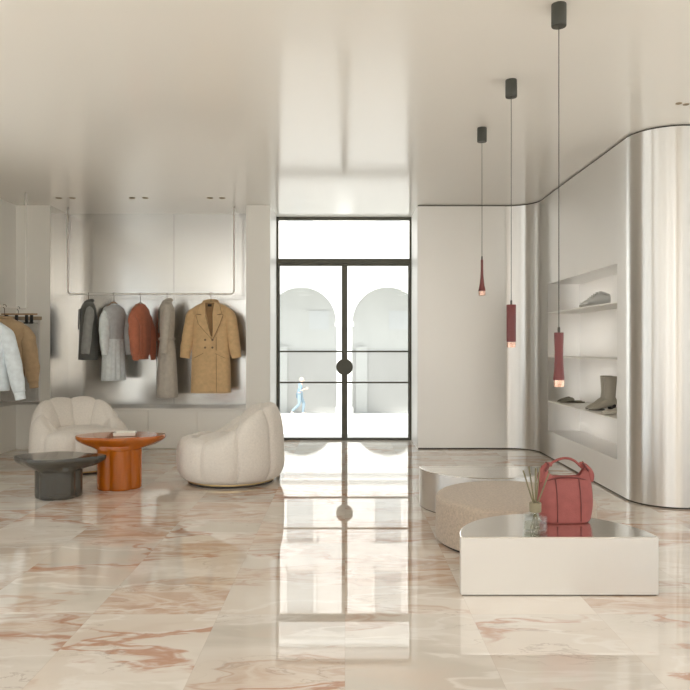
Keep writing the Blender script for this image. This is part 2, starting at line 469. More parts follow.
for i in range(1, len(xs)-1, 2):
    box(bm, xs[i], xs[i+1], Y_REAR-.2, Y_REAR, 0, .12); box(bm, xs[i], xs[i+1], Y_REAR-.2, Y_REAR, 2.85, CEIL)
struct(link('wall_back', bm, M['paint']), 'rear shop wall with windows added for light', 'wall')

# unseen windows added to bring in daylight (frame + pane), with sky portals
def portal(name, loc, rot, sx, sy):
    l = bpy.data.lights.new(name, 'AREA'); l.shape = 'RECTANGLE'; l.size = sx; l.size_y = sy
    l.cycles.is_portal = True
    o = bpy.data.objects.new(name, l); C.objects.link(o); o.location = loc; o.rotation_euler = rot
wn_i = 0
def fill_window(axis, pos, a0, a1, z0, z1):
    global wn_i
    wn_i += 1
    r = bpy.data.objects.new('window_%d' % wn_i, None); C.objects.link(r)
    tag(r, None, None, None, 'structure')
    fr, pn = bmesh.new(), bmesh.new()
    def bx(b, u0, u1, d, zz0, zz1):
        if axis == 'x': box(b, pos-d, pos+d, u0, u1, zz0, zz1)
        else: box(b, u0, u1, pos-d, pos+d, zz0, zz1)
    t = .05
    bx(fr, a0, a1, .03, z0, z0+t); bx(fr, a0, a1, .03, z1-t, z1); bx(fr, a0, a0+t, .03, z0+t, z1-t); bx(fr, a1-t, a1, .03, z0+t, z1-t)
    mid = (a0+a1)/2; bx(fr, mid-.02, mid+.02, .025, z0+t, z1-t)
    bx(pn, a0+t, a1-t, .003, z0+t, z1-t)
    link('window_frame', fr, M['frame'], r); link('pane', pn, M['glass'], r)
for y0, y1 in LWIN:
    fill_window('x', X_LEFT-.15, y0, y1, .12, 2.85)
    portal('sky_portal', (X_LEFT-.35, (y0+y1)/2, 1.485), (0, -PI/2, 0), 2.73, y1-y0)
for y0, y1 in RWIN:
    fill_window('x', X_FAR+.1, y0, y1, .12, 2.85)
    portal('sky_portal', (X_FAR+.25, (y0+y1)/2, 1.485), (0, PI/2, 0), 2.73, y1-y0)
for i in range(1, len(xs)-1, 2):
    fill_window('y', Y_REAR-.1, xs[i], xs[i+1], .12, 2.85)
    portal('sky_portal', ((xs[i]+xs[i+1])/2, Y_REAR-.25, 1.485), (PI/2, 0, 0), xs[i+1]-xs[i], 2.73)

# ------------------------------------------------------------------ entrance door
door = bpy.data.objects.new('door_1', None); C.objects.link(door); door.location = (0, Y_DOOR, 0)
struct(door, 'dark framed double glass entrance door with a transom light', 'door')
DL, DR = -.921, .893
fw = .026
bm = bmesh.new()
box(bm, DL, DR, -.03, .03, CEIL-.04, CEIL-.0005)          # head
box(bm, DL, DL+fw, -.03, .03, 0, CEIL-.04); box(bm, DR-fw, DR, -.03, .03, 0, CEIL-.04)
box(bm, DL+fw, DR-fw, -.03, .03, 2.375, 2.44)      # transom bar
box(bm, DL+fw, DR-fw, -.03, .03, .0, .014)         # threshold
link('door_frame', bm, M['frame'], door)
bm = bmesh.new(); box(bm, DL+fw, DR-fw, -.004, .004, 2.44, CEIL-.04); link('transom_pane', bm, M['glass'], door)
mid = (-.006)
for sgn, x0, x1 in ((-1, DL+fw+.003, mid-.002), (1, mid+.002, DR-fw-.003)):
    bm = bmesh.new()
    st = .014
    xi0, xi1 = (x0+st, x1-.036) if sgn < 0 else (x0+.036, x1-st)
    box(bm, x0, xi0, -.022, .022, .016, 2.372); box(bm, xi1, x1, -.022, .022, .016, 2.372)
    box(bm, xi0, xi1, -.022, .022, .012, .030); box(bm, xi0, xi1, -.022, .022, 2.345, 2.372)
    if sgn < 0: box(bm, mid-.012, mid+.012, -.026, -.0225, .016, 2.372)   # astragal
    lf = link('door_leaf', bm, M['frame'], door)
    bm = bmesh.new(); box(bm, xi0, xi1, -.004, .004, .030, 2.345); link('pane', bm, M['glass'], lf)
    for z in (1.192, .775):
        bm = bmesh.new(); box(bm, xi0, xi1, -.014, .014, z-.011, z+.011); link('muntin', bm, M['frame'], lf)
    bm = bmesh.new()       # half-moon pull plates
    n = 24
    for dy0, dy1 in ((-.045, -.023), (.023, .045)):
        fr_, bk = [], []
        for i in range(n+1):
            a = PI/2+PI*i/n if sgn < 0 else -PI/2+PI*i/n
            fr_.append((mid+sgn*.004+.108*math.cos(a), .985+.108*math.sin(a)))
        v0 = [bm.verts.new((x, dy0, z)) for x, z in fr_]; v1 = [bm.verts.new((x, dy1, z)) for x, z in fr_]
        bm.faces.new(v0); bm.faces.new(v1[::-1])
        for i in range(n+1):
            j = (i+1) % (n+1); bm.faces.new((v0[i], v1[i], v1[j], v0[j]))
    link('door_handle', bm, M['frame'], lf)
for z in (2.2, .4):
    for x in (DL-.0, DR-.0):
        bm = bmesh.new()
        lathe(bm, [(.011, z), (.011, z+.12)], x+(.012 if x < 0 else -.012), -.036, 10, cap0=True, cap1=True)
        link('hinge', bm, M['frame'], door, smooth=True, angle=40)
# wall over the alcove depth behind the pier etc. (outer shop front above door is closed by the ceiling slab)

# ------------------------------------------------------------------ built-in cabinets and worktop in the alcove
w = (XA1-XA0)/4
labels = ['low off-white base cabinet at the alcove end behind the cloud armchair by the left wall',
          'low off-white base cabinet behind the amber table, second from the left pier',
          'low off-white base cabinet below the long taupe trench coat',
          'low off-white base cabinet below the camel coat beside the right-hand pier']
for i in range(4):
    x0 = XA0+.006+i*w if i == 0 else XA0+i*w
    t = thing('base_cabinet', labels[i], 'cabinet', (x0, Y_WALL, 0), 0, 'low cabinets under the clothes')
    ww = XA0+(i+1)*w-x0
    bm = bmesh.new(); box(bm, .001, ww-.001, .022, Y_ALC-Y_WALL-.002, .0, .474); link('cabinet_body', bm, M['cab'], t)
    bm = bmesh.new(); box(bm, .002, ww-.002, .0, .020, .006, .471, bevel=.0015); link('cabinet_door', bm, M['cab'], t)
bm = bmesh.new(); box(bm, XA0+.006, XA1-.001, Y_WALL-.001, Y_ALC-.001, .476, .499, bevel=.002)
tag(link('countertop', bm, M['cab']), 'long off-white ledge running under the hanging clothes', 'countertop')

# ------------------------------------------------------------------ hanging rails
def rail(name, label, path, r=.0075):
    bm = bmesh.new(); tube(bm, fillet(path, .05), r, 12)
    return tag(link(name, bm, M['rail'], smooth=True), label, 'clothes rail')
RY, RZ = 8.85, 1.918
rail('clothes_rail', 'slim ivory ceiling-hung rail carrying the five garments in the alcove', [(-3.467, RY, CEIL-.001), (-3.467, RY, RZ), (-1.389, RY, RZ), (-1.389, RY, CEIL-.001)], .0105)
LX, LZ = -3.603, 1.687
rail('clothes_rail', 'slim ivory ceiling-hung rail by the left wall with the pale jacket', [(LX, 7.985, CEIL-.001), (LX, 7.985, LZ), (LX, 6.35, LZ), (LX, 6.35, CEIL-.001)], .011)

# ------------------------------------------------------------------ garments
def gring(z, hw, hd, fold=0.0, k=9, ph=0.0, n=56, cx=0.0, cy=0.0, sq=2.4):
    out = []
    for i in range(n):
        t = 2*PI*i/n
        c, s_ = math.cos(t), math.sin(t)
        x = math.copysign(abs(c)**(2/sq), c)*hw; y = math.copysign(abs(s_)**(2/sq), s_)*hd
        m = 1+fold*math.sin(k*t+ph)*(.6+.4*math.sin(3*t+1.3*ph))
        out.append((cx+x*(1+(m-1)*.35), cy+y*m, z))
    return out

def body_mesh(secs, fold_k=9, ph=0.0):
    """secs: (z, half width, half depth, fold)"""
    bm = bmesh.new()
    P = catmull([Vector((z, hw, hd)) for z, hw, hd, f in secs], 5)
    Fo = [f for f in catmull([Vector((f, 0, 0)) for *_, f in secs], 5)]
    rings = [gring(p.x, p.y, p.z, max(0, q.x), fold_k, ph) for p, q in zip(P, Fo)]
    last = P[-1]
    rings.append(gring(last.x-.002, last.y-.006, last.z-.006, max(0, Fo[-1].x), fold_k, ph))
    rings.append(gring(last.x+.10, last.y-.012, last.z-.012, max(0, Fo[-1].x), fold_k, ph))
    loft(bm, rings)
    return bm

def sleeve_mesh(pts, rads, flat=.8, n=20, wob=.06, seed=0, hem=True):
    bm = bmesh.new()
    P = catmull(pts, 7); R = catmull([Vector((r, 0, 0)) for r in rads], 7)
    rings = []
    N = len(P)
    for i, p in enumerate(P):
        d = (P[min(i+1, N-1)]-P[max(i-1, 0)]).normalized()
        sx = Vector((0, 1, 0)).cross(d)
        if sx.length < .1: sx = Vector((1, 0, 0))
        sx.normalize(); sy = d.cross(sx).normalized()
        rr = R[i].x
        q = []
        for j in range(n):
            t = 2*PI*j/n
            k = 1+wob*noise.noise(Vector((p.z*11+seed*7.3, math.cos(t)*1.3+seed, math.sin(t)*1.3)))*2
            q.append(p+sx*(rr*k*math.cos(t))+sy*(rr*flat*k*math.sin(t)))
        rings.append(q)
    if hem:
        e = rings[-1]; c = sum((Vector(v) for v in e), Vector())/n
        rings.append([c+(Vector(v)-c)*.88 for v in e])
        up = (P[-4]-P[-1]).normalized()*.06
        rings.append([c+(Vector(v)-c)*.82+up for v in e])
    loft(bm, rings, cap0=True)
    return bm

def hanger(x, y, z_rail, yaw, drop, label, half=.17, kind='wood', rad=.0105):
    """hook round the rail; drop = how far the shoulders sit under the rail"""
    t = thing('coat_hanger', label, 'hanger', (x, y, z_rail), yaw, 'coat hangers')
    bm = bmesh.new()
    hk = [(0, -.006, -.012)]
    R = rad+.0035
    for i in range(11):
        a = -PI*.35+PI*1.25*i/10
        hk.append((0, R*math.cos(a+PI*.15), R*math.sin(a+PI*.15)))
    # simple question-mark hook in the hanger's own plane
    pts = []
    for i in range(13):
        a = math.radians(-30+250*i/12)
        pts.append((0.0+R*1.15*math.cos(a), 0, .002+R*1.15*math.sin(a)))
    pts += [(-R*.9, 0, -.012), (0, 0, -.026), (0, 0, -drop+.012)]
    tube(bm, catmull(pts, 3), .0034, 8)
    link('hook', bm, M['hook'], t, smooth=True)
    bm = bmesh.new()
    tube(bm, catmull([(-half, 0, -drop-.062), (-half*.6, 0, -drop-.028), (-.03, 0, -drop+.006), (0, 0, -drop+.012), (.03, 0, -drop+.006), (half*.6, 0, -drop-.028), (half, 0, -drop-.062)], 5), lambda u: .008+.003*abs(u-.5), 8)
    link('shoulder_bar', bm, M[kind] if kind in M else M['black'], t, smooth=True)
    return t

def ribbon(bm, pts, w_dir, w, th=.006):
    """flat strip along pts"""
    for a, b in zip(pts, pts[1:]):
        pass

def poly_plate(bm, outline, yfun, th):
    """an extruded flat patch: outline [(x,z)], front face at y=yfun(x,z)-th"""
    f0 = [bm.verts.new((x, yfun(x, z)-th, z)) for x, z in outline]
    f1 = [bm.verts.new((x, yfun(x, z)+.004, z)) for x, z in outline]
    bm.faces.new(f0); bm.faces.new(f1[::-1])
    n = len(outline)
    for i in range(n):
        j = (i+1) % n; bm.faces.new((f0[i], f1[i], f1[j], f0[j]))

def garment(name, label, cat, loc, yaw): return thing(name, label, cat, loc, yaw, 'clothes on the rails')

def two_sleeves(t, mat, sh, zs, z1, out, r0, r1, fwd=-.03, wob=.06, cuff=None, seed=1, puff=None, mats2=None):
    for s_ in (-1, 1):
        mid = puff or (r0+r1)/2
        pts = [(s_*(sh-.085), 0, zs+.010), (s_*(sh-.035), 0, zs-.035), (s_*(sh+.005), 0, zs-.105), (s_*(sh+out*.35), fwd*.4, zs+(z1-zs)*.35), (s_*(sh+out*.75), fwd, zs+(z1-zs)*.72), (s_*(sh+out), fwd*1.4, z1)]
        bm = sleeve_mesh(pts, [r0*.30, r0*.62, r0*.95, mid*1.02, mid, r1], seed=seed+s_, wob=wob)
        sl = link('sleeve', bm, mat, t, smooth=True)
        if cuff:
            e = Vector(pts[-1]); d = (e-Vector(pts[-2])).normalized()
            bm = sleeve_mesh([e-d*.015, e+d*cuff*.5, e+d*cuff], [r1*.9, r1*.86, r1*.84], seed=seed, wob=.03)
            link('cuff', bm, mats2 or mat, sl, smooth=True)

# 1 charcoal blazer
def zrel(py, Y=RY): return CAM_H-(py-345)*Y/707
def px2x(px, Y=RY): return (px-345)*Y/707
x = px2x(88.5); z0 = zrel(301)
t = garment('blazer', 'charcoal and grey wool blazer, first garment in the alcove', 'jacket', (x, RY, z0), math.radians(-66))
b_ = link('body', body_mesh([(0, .06, .05, 0), (-.02, .11, .055, 0), (-.06, .19, .075, 0), (-.14, .205, .095, .02), (-.35, .19, .10, .06), (-.55, .20, .105, .08), (-.735, .215, .11, .10)], 7, .4), F['charcoal'], t, smooth=True)
two_sleeves(t, F['midgrey'], .20, -.07, -.66, .035, .075, .060, fwd=-.04, seed=3)
bm = bmesh.new(); tube(bm, catmull([(-.05, -.075, -.12), (-.078, -.03, -.022), (-.055, .035, .004), (0, .048, .010), (.055, .035, .004), (.078, -.03, -.022), (.05, -.075, -.12)], 5), .016, 10, flat=1.6)
link('collar', bm, F['charcoal'], t, smooth=True)
for s_ in (-1, 1):
    bm = bmesh.new(); poly_plate(bm, [(s_*.02, -.36), (s_*.045, -.10), (s_*.11, -.12), (s_*.12, -.17)], lambda X, Z: -.098-.02*min(1, -Z/.3), .008); link('lapel', bm, F['midgrey'], t)
hanger(x, RY, RZ, math.radians(-66), RZ-z0+.012, 'hanger inside the charcoal blazer')

# 2 pale dress
x = px2x(114); z0 = zrel(304.5)
a = math.radians(66)
t = garment('dress', 'pale blue-grey long-sleeved dress with a pleated skirt in the alcove', 'dress', (x, RY, z0), a)
link('bodice', body_mesh([(0, .06, .045, 0), (-.02, .105, .05, 0), (-.055, .165, .065, 0), (-.14, .175, .085, .01), (-.3, .15, .085, .03), (-.445, .14, .08, .05)], 9, .2), F['palegrey'], t, smooth=True)
link('skirt', body_mesh([(-.435, .143, .083, .04), (-.5, .155, .09, .10), (-.7, .165, .085, .16), (-.95, .175, .09, .18)], 15, .3), F['pale'], t, smooth=True)
two_sleeves(t, F['pale'], .17, -.06, -.58, .04, .062, .048, fwd=-.03, cuff=.05, seed=8, puff=.066)
bm = bmesh.new(); tube(bm, [(.142*math.cos(i*PI/12), .084*math.sin(i*PI/12), -.44) for i in range(25)], .008, 8, caps=False, flat=1.5); link('waistband', bm, F['pale'], t, smooth=True)
bm = bmesh.new(); tube(bm, [(.062*math.cos(i*PI/12), .047*math.sin(i*PI/12), .001) for i in range(25)], .006, 8, caps=False); link('collar', bm, F['pale'], t, smooth=True)
hanger(x, RY, RZ, a, RZ-z0-.016, 'wooden hanger of the pale pleated dress', .14)

# 3 orange sweater
x = px2x(140.5); z0 = zrel(305)
a = math.radians(75)
t = garment('sweater', 'rust orange puffed-sleeve sweater in the alcove', 'sweater', (x, RY, z0), a)
link('body', body_mesh([(0, .065, .05, 0), (-.02, .11, .055, 0), (-.06, .16, .068, 0), (-.15, .17, .085, .02), (-.35, .175, .092, .06), (-.52, .17, .09, .07), (-.63, .15, .08, .05)], 11, 1.0), F['orange'], t, smooth=True)
bm = bmesh.new()
lathe(bm, [(.152, -.625), (.145, -.64), (.143, -.675), (.136, -.68), (.134, -.64)], 0, 0, 40, lambda u: (1/math.sqrt(math.cos(u)**2+(math.sin(u)/.55)**2))*(1+.012*math.sin(30*u)))
link('hem_band', bm, F['orange'], t, smooth=True)
two_sleeves(t, F['orange'], .165, -.06, -.63, .035, .066, .045, fwd=-.04, cuff=.06, seed=12, puff=.074, wob=.12)
bm = bmesh.new(); tube(bm, [(.068*math.cos(i*PI/12), .052*math.sin(i*PI/12), .002) for i in range(25)], .009, 8, caps=False); link('neckband', bm, F['orange'], t, smooth=True)
hanger(x, RY, RZ, a, RZ-z0-.016, 'wooden hanger of the rust orange sweater', .145)

# 4 taupe trench
x = px2x(167); z0 = zrel(301)
a = math.radians(-75)
t = garment('trench_coat', 'long taupe belted trench coat between the orange sweater and camel coat', 'coat', (x, RY, z0), a)
t['label'] = 'long taupe belted trench coat between the orange sweater and camel coat'
link('body', body_mesh([(0, .06, .05, 0), (-.02, .11, .055, 0), (-.06, .18, .075, 0), (-.14, .19, .095, .02), (-.34, .17, .09, .04), (-.48, .155, .085, .05), (-.62, .18, .10, .08), (-.9, .19, .115, .10), (-1.2, .20, .125, .12)], 8, 2.0), F['taupe'], t, smooth=True)
two_sleeves(t, F['taupe'], .185, -.07, -.66, .03, .07, .055, fwd=-.03, seed=17)
bm = bmesh.new(); tube(bm, [(.165*math.cos(i*PI/12), .094*math.sin(i*PI/12), -.475) for i in range(25)], .010, 8, caps=False, flat=1.9); link('belt', bm, F['taupe'], t, smooth=True)
bm = bmesh.new(); tube(bm, catmull([(-.045, -.085, -.13), (-.08, -.03, -.022), (-.055, .035, .008), (0, .048, .016), (.055, .035, .008), (.08, -.03, -.022), (.045, -.085, -.13)], 5), .018, 10, flat=1.8); link('collar', bm, F['taupe'], t, smooth=True)
for s_ in (-1, 1):
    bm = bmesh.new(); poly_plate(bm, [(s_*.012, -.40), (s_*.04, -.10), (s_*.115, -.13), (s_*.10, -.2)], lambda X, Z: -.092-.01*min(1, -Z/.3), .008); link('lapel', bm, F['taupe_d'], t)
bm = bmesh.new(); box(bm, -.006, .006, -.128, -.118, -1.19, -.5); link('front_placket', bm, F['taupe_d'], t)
hanger(x, RY, RZ, a, RZ-z0+.012, 'hanger inside the long taupe trench coat', .15)

# 5 camel coat facing the room
x = px2x(211); z0 = zrel(302)
t = garment('overcoat', 'camel double-breasted wool overcoat facing the room', 'coat', (x, RY-.005, z0), 0)
csec = [(0, .075, .05, 0), (-.015, .12, .06, 0), (-.06, .205, .08, 0), (-.13, .232, .10, .01), (-.35, .225, .105, .015), (-.6, .235, .11, .02), (-.9, .245, .115, .03), (-1.135, .25, .115, .04)]
bm = body_mesh(csec, 6, .7)
link('body', bm, F['camel'], t, smooth=True)
def cfront(X, Z):
    """front surface y of the coat body at (X, Z)"""
    hd, hw = .115, .25
    for (za, wa, da, _), (zb, wb, db, _) in zip(csec, csec[1:]):
        if za >= Z >= zb:
            k = (za-Z)/(za-zb); hd = da+(db-da)*k; hw = wa+(wb-wa)*k; break
    u = min(.98, abs(X)/hw)
    return -hd*(1-u**2.4)**(1/2.4)-.002
two_sleeves(t, F['camel'], .222, -.075, -.70, .10, .088, .062, fwd=-.02, seed=21, wob=.05)
# collar behind the neck + big notched lapels
bm = bmesh.new(); tube(bm, catmull([(-.098, -.035, -.028), (-.088, .0, -.002), (-.058, .042, .014), (0, .058, .018), (.058, .042, .014), (.088, 0, -.002), (.098, -.035, -.028)], 6), .013, 10, flat=1.7); link('collar', bm, F['camel'], t, smooth=True)
def patch(bm, tri, off, th=.012, div=7):
    """curved plate over the coat front from a quad of (x,z) corners"""
    a, b, c, d = [Vector(p) for p in tri]
    for layer in (0, 1):
        g = []
        for i in range(div+1):
            row = []
            for j in range(div+1):
                u, v = i/div, j/div
                p = (a*(1-u)+b*u)*(1-v)+(d*(1-u)+c*u)*v
                row.append(bm.verts.new((p.x, cfront(p.x, p.y)-off-(th if layer else 0), p.y)))
            g.append(row)
        for i in range(div):
            for j in range(div): bm.faces.new((g[i][j], g[i+1][j], g[i+1][j+1], g[i][j+1]))
        if layer == 0: g0 = g
    edge = lambda g: [g[i][0] for i in range(div)]+[g[div][j] for j in range(div)]+[g[i][div] for i in range(div, 0, -1)]+[g[0][j] for j in range(div, 0, -1)]
    e0, e1 = edge(g0), edge(g)
    for i in range(len(e0)):
        j = (i+1) % len(e0); bm.faces.new((e0[i], e0[j], e1[j], e1[i]))
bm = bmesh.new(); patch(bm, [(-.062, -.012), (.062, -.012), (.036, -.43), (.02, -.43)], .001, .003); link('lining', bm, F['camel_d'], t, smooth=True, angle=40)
bm = bmesh.new(); patch(bm, [(-.024, -.03), (.024, -.03), (.024, -.062), (-.024, -.062)], .0045, .002, 3); link('neck_label', bm, F['label'], t)
def edge_line(parent, pts, off, r=.0035):  # dark tubes that paint in the shaded edges of lapels, collar and flaps
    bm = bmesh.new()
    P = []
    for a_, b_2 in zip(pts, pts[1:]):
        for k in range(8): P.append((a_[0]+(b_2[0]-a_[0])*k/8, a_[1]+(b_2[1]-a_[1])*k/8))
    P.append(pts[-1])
    tube(bm, [(p_[0], cfront(p_[0], p_[1])-off, p_[1]) for p_ in P], r, 6); link('edge_shade', bm, F['camel_d'], parent, smooth=True)
for s_ in (-1, 1):
    bm = bmesh.new()
    tip = (.05 if s_ > 0 else .03, -.46)
    q = [(s_*.045, -.17), (s_*.168, -.165), (s_*.130, -.28), tip]
    off = .012 if s_ > 0 else .006
    patch(bm, q, off, .014)
    lp = link('lapel', bm, F['camel'], t, smooth=True, angle=40)
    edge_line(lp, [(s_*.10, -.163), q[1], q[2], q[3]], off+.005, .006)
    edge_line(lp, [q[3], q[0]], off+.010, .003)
    bm = bmesh.new()
    q = [(s_*.060, -.008), (s_*.125, -.045), (s_*.150, -.150), (s_*.042, -.175)]
    patch(bm, q, .010, .016)
    cl = link('collar_leaf', bm, F['camel'], t, smooth=True, angle=40)
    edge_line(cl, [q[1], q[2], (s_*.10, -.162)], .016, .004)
    bm = bmesh.new()
    patch(bm, [(s_*.075, -.600), (s_*.195, -.665), (s_*.195, -.700), (s_*.075, -.640)], .002, .012)
    pf = link('pocket_flap', bm, F['camel'], t, smooth=True, angle=40)
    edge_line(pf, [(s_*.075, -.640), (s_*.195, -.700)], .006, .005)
bm = bmesh.new(); patch(bm, [(.083, -.44), (.088, -.44), (.092, -1.13), (.087, -1.13)], .001, .004, 10); link('front_edge', bm, F['camel_d'], t)
for bx_ in (-.05, .04):
    for bz_ in (-.475, -.57):
        bm = bmesh.new(); lathe(bm, [(.004, -.001), (.0125, -.001), (.0135, .003), (.012, .006), (.004, .005)], 0, 0, 14, cap0=True, cap1=True)
        bb = link('button', bm, F['button'], t, smooth=True, angle=40); bb.location = (bx_, cfront(bx_, bz_)-.004, bz_); bb.rotation_euler = (PI/2, 0, 0)
hanger(x, RY-.005, RZ, 0, RZ-z0+.012, 'hanger of the camel overcoat', .17)

# left rail: pale jacket, caramel jacket, clipped trousers
def zl(py, Y): return CAM_H-(py-345)*Y/707
z0 = zl(318, 7.0)
t = garment('denim_jacket', 'pale blue-white jacket nearest on the left wall rail', 'jacket', (LX, 7.0, z0), math.radians(8))
link('body', body_mesh([(0, .07, .05, 0), (-.02, .12, .06, 0), (-.055, .20, .08, 0), (-.13, .235, .10, .02), (-.35, .24, .11, .05), (-.55, .25, .11, .07), (-.72, .26, .11, .06)], 7, .4), F['white'], t, smooth=True)
two_sleeves(t, F['white'], .225, -.07, -.735, .15, .085, .06, fwd=-.04, cuff=.075, seed=31)
bm = bmesh.new(); tube(bm, catmull([(-.05, -.07, -.06), (-.085, -.03, -.01), (-.06, .045, .02), (0, .06, .03), (.06, .045, .02), (.085, -.03, -.01), (.05, -.07, -.06)], 5), .014, 10, flat=1.7); link('collar', bm, F['white'], t, smooth=True)
bm = bmesh.new(); box(bm, -.012, .012, -.116, -.098, -.70, -.08); link('front_placket', bm, F['white'], t)
hanger(LX, 7.0, LZ, math.radians(8), LZ-z0+.012, 'hanger of the pale blue-white jacket', .17, rad=.011)
z0 = zl(318, 7.45)
t = garment('bomber_jacket', 'caramel brown jacket behind the pale jacket', 'jacket', (LX+.015, 7.45, z0), math.radians(20))
link('body', body_mesh([(0, .065, .05, 0), (-.02, .11, .055, 0), (-.06, .19, .075, 0), (-.15, .205, .09, .03), (-.35, .205, .10, .07), (-.5, .21, .10, .09), (-.62, .20, .09, .06)], 9, 1.4), F['brown'], t, smooth=True)
two_sleeves(t, F['brown'], .20, -.07, -.68, .085, .08, .055, fwd=-.05, cuff=.06, seed=37, puff=.078, wob=.13)
bm = bmesh.new(); tube(bm, [(.07*math.cos(i*PI/12), .052*math.sin(i*PI/12), .002) for i in range(25)], .010, 8, caps=False, flat=1.6); link('collar', bm, F['brown'], t, smooth=True)
hanger(LX+.015, 7.45, LZ, math.radians(20), LZ-z0+.012, 'beech hanger of the caramel jacket', .16, rad=.011)
# trousers on a clip hanger
ty = 7.80
t = thing('clip_hanger', 'black clip hanger carrying the soft grey trousers', 'hanger', (LX, ty, LZ), 0, 'coat hangers')
bm = bmesh.new()
pts = [(.0145*math.cos(math.radians(-30+250*i/12)), 0, .0145*math.sin(math.radians(-30+250*i/12))) for i in range(13)]+[(-.012, 0, -.014), (0, 0, -.03), (0, 0, -.06)]
tube(bm, catmull(pts, 3), .0025, 8); link('hook', bm, M['black'], t, smooth=True)
bm = bmesh.new(); box(bm, -.19, .21, -.007, .007, -.075, -.058, bevel=.004); link('hanger_bar', bm, M['wood'], t)
for cx in (-.13, -.02, .09, .145):
    bm = bmesh.new(); box(bm, cx-.014, cx+.014, -.014, .014, -.160, -.076, bevel=.004); box(bm, cx-.026, cx+.026, -.022, .022, -.172, -.156, bevel=.004)
    link('clip', bm, M['black'], t)
t = garment('trousers', 'soft grey trousers on the clip hanger at the far rail end', 'trousers', (LX, ty, LZ-.16), 0)
for s_ in (-1, 1):
    bm = bmesh.new()
    rings = [gring(z, hw, hd, f, 7, s_, 40, s_*.105+.01, 0) for z, hw, hd, f in ((0, .10, .018, 0), (-.03, .103, .02, .02), (-.2, .106, .034, .08), (-.5, .104, .036, .14), (-.86, .102, .038, .16), (-.862, .096, .032, .16), (-.8, .092, .028, .16))]
    loft(bm, rings, cap0=True); link('trouser_leg', bm, F['soft'], t, smooth=True)

# ------------------------------------------------------------------ armchairs
def smooth01(a, b, x):
    t = max(0, min(1, (x-a)/(b-a))); return t*t*(3-2*t)
def armchair_parts(t, H=.725, lobes=9):
    R = .5
    bm = bmesh.new()
    NT, seat = 264, .40
    def prof(th):
        tt = (1+math.cos(th))/2
        h = .435+(H-.435)*smooth01(.25, .95, tt)
        k = (h-.435)/(H-.435)
        cr = .37+.02*k
        return catmull([(.40, .035, 0), (.455, .065, 0), (.492, .15, 0), (.497, .26, 0), (.482, .26+(h-.26)*.55, 0), (.445, .26+(h-.26)*.86, 0), (cr, h, 0),
                        (.315, h-.03-.02*k, 0), (.275, seat+(h-seat)*.62, 0), (.245-.02*k, seat+(h-seat)*.25, 0), (.20, seat-.005, 0), (.12, seat-.015, 0)], 5)
    cols = []
    for i in range(NT):
        th = 2*PI*i/NT
        p = prof(th)
        u = (th*lobes/(2*PI)+.12) % 1
        w = math.sqrt(max(0, 1-(2*u-1)**2))     # pillow bulge between seams
        w = w**.75
        fade_front = 1.0
        col = []
        m = len(p)-1
        for j, q in enumerate(p):
            v = j/m
            inner = smooth01(.50, .68, v)
            amp = smooth01(0, .12, v)*(1-.6*smooth01(.85, 1, v))
            dr = -.046*(1-w)*amp*(1-inner)+.036*(1-w)*amp*inner
            dz = -.034*(1-w)*math.exp(-((v-.54)/.14)**2)
            r = q.x+dr
            col.append((r*math.cos(th), r*math.sin(th), q.y+dz))
        cols.append(col)
    loft(bm, [[cols[i][j] for i in range(NT)] for j in range(len(cols[0]))], cap0=True)
    link('upholstered_shell', bm, M['boucle'], t, smooth=True)
    bm = bmesh.new()
    rings = [ring(-.03 if z > .3 else 0, 0, z, r, r, 64) for r, z in ((.21, .33), (.262, .36), (.272, .39), (.255, .42), (.20, .437), (.10, .444), (.01, .446))]
    loft(bm, rings, cap0=True, cap1=True); link('seat_cushion', bm, M['boucle'], t, smooth=True)
    bm = bmesh.new(); lathe(bm, [(.38, .022), (.398, .022), (.398, .04), (.38, .04)], 0, 0, 64, cap0=True, cap1=True); link('base_ring', bm, M['gold'], t, smooth=True, angle=40)
    bm = bmesh.new(); lathe(bm, [(.385, .0), (.385, .022)], 0, 0, 48, cap0=True, cap1=True); link('plinth_base', bm, M['gap'], t, smooth=True, angle=40)
    for k in range(4):
        a = PI/4+k*PI/2
        bm = bmesh.new(); lathe(bm, [(.008, 0), (.02, .002), (.022, .012), (.018, .03), (.008, .05)], .41*math.cos(a), .41*math.sin(a), 14, cap0=True, cap1=True); link('foot', bm, M['clear'], t, smooth=True)
# back of the chair points along local +x
t1 = thing('armchair', 'round cream boucle armchair in profile beside the glass door', 'armchair', (-1.075, 6.69, 0), math.radians(10), 'pair of cloud armchairs')
armchair_parts(t1); t1.scale = (1.03, 1.03, 1.0)
def dup(root, loc, rz, label):
    r = root.copy(); C.objects.link(r); r.location = loc; r.rotation_euler = (0, 0, rz); r.scale = (1, 1, 1); r['label'] = label
    for ch in list(root.children):
        c = ch.copy(); C.objects.link(c); c.parent = r
        for g in ch.children:
            d = g.copy(); C.objects.link(d); d.parent = c
    return r
dup(t1, (-2.735, 7.30, 0), math.radians(130), 'round cream boucle armchair seen from the front behind the two small tables')

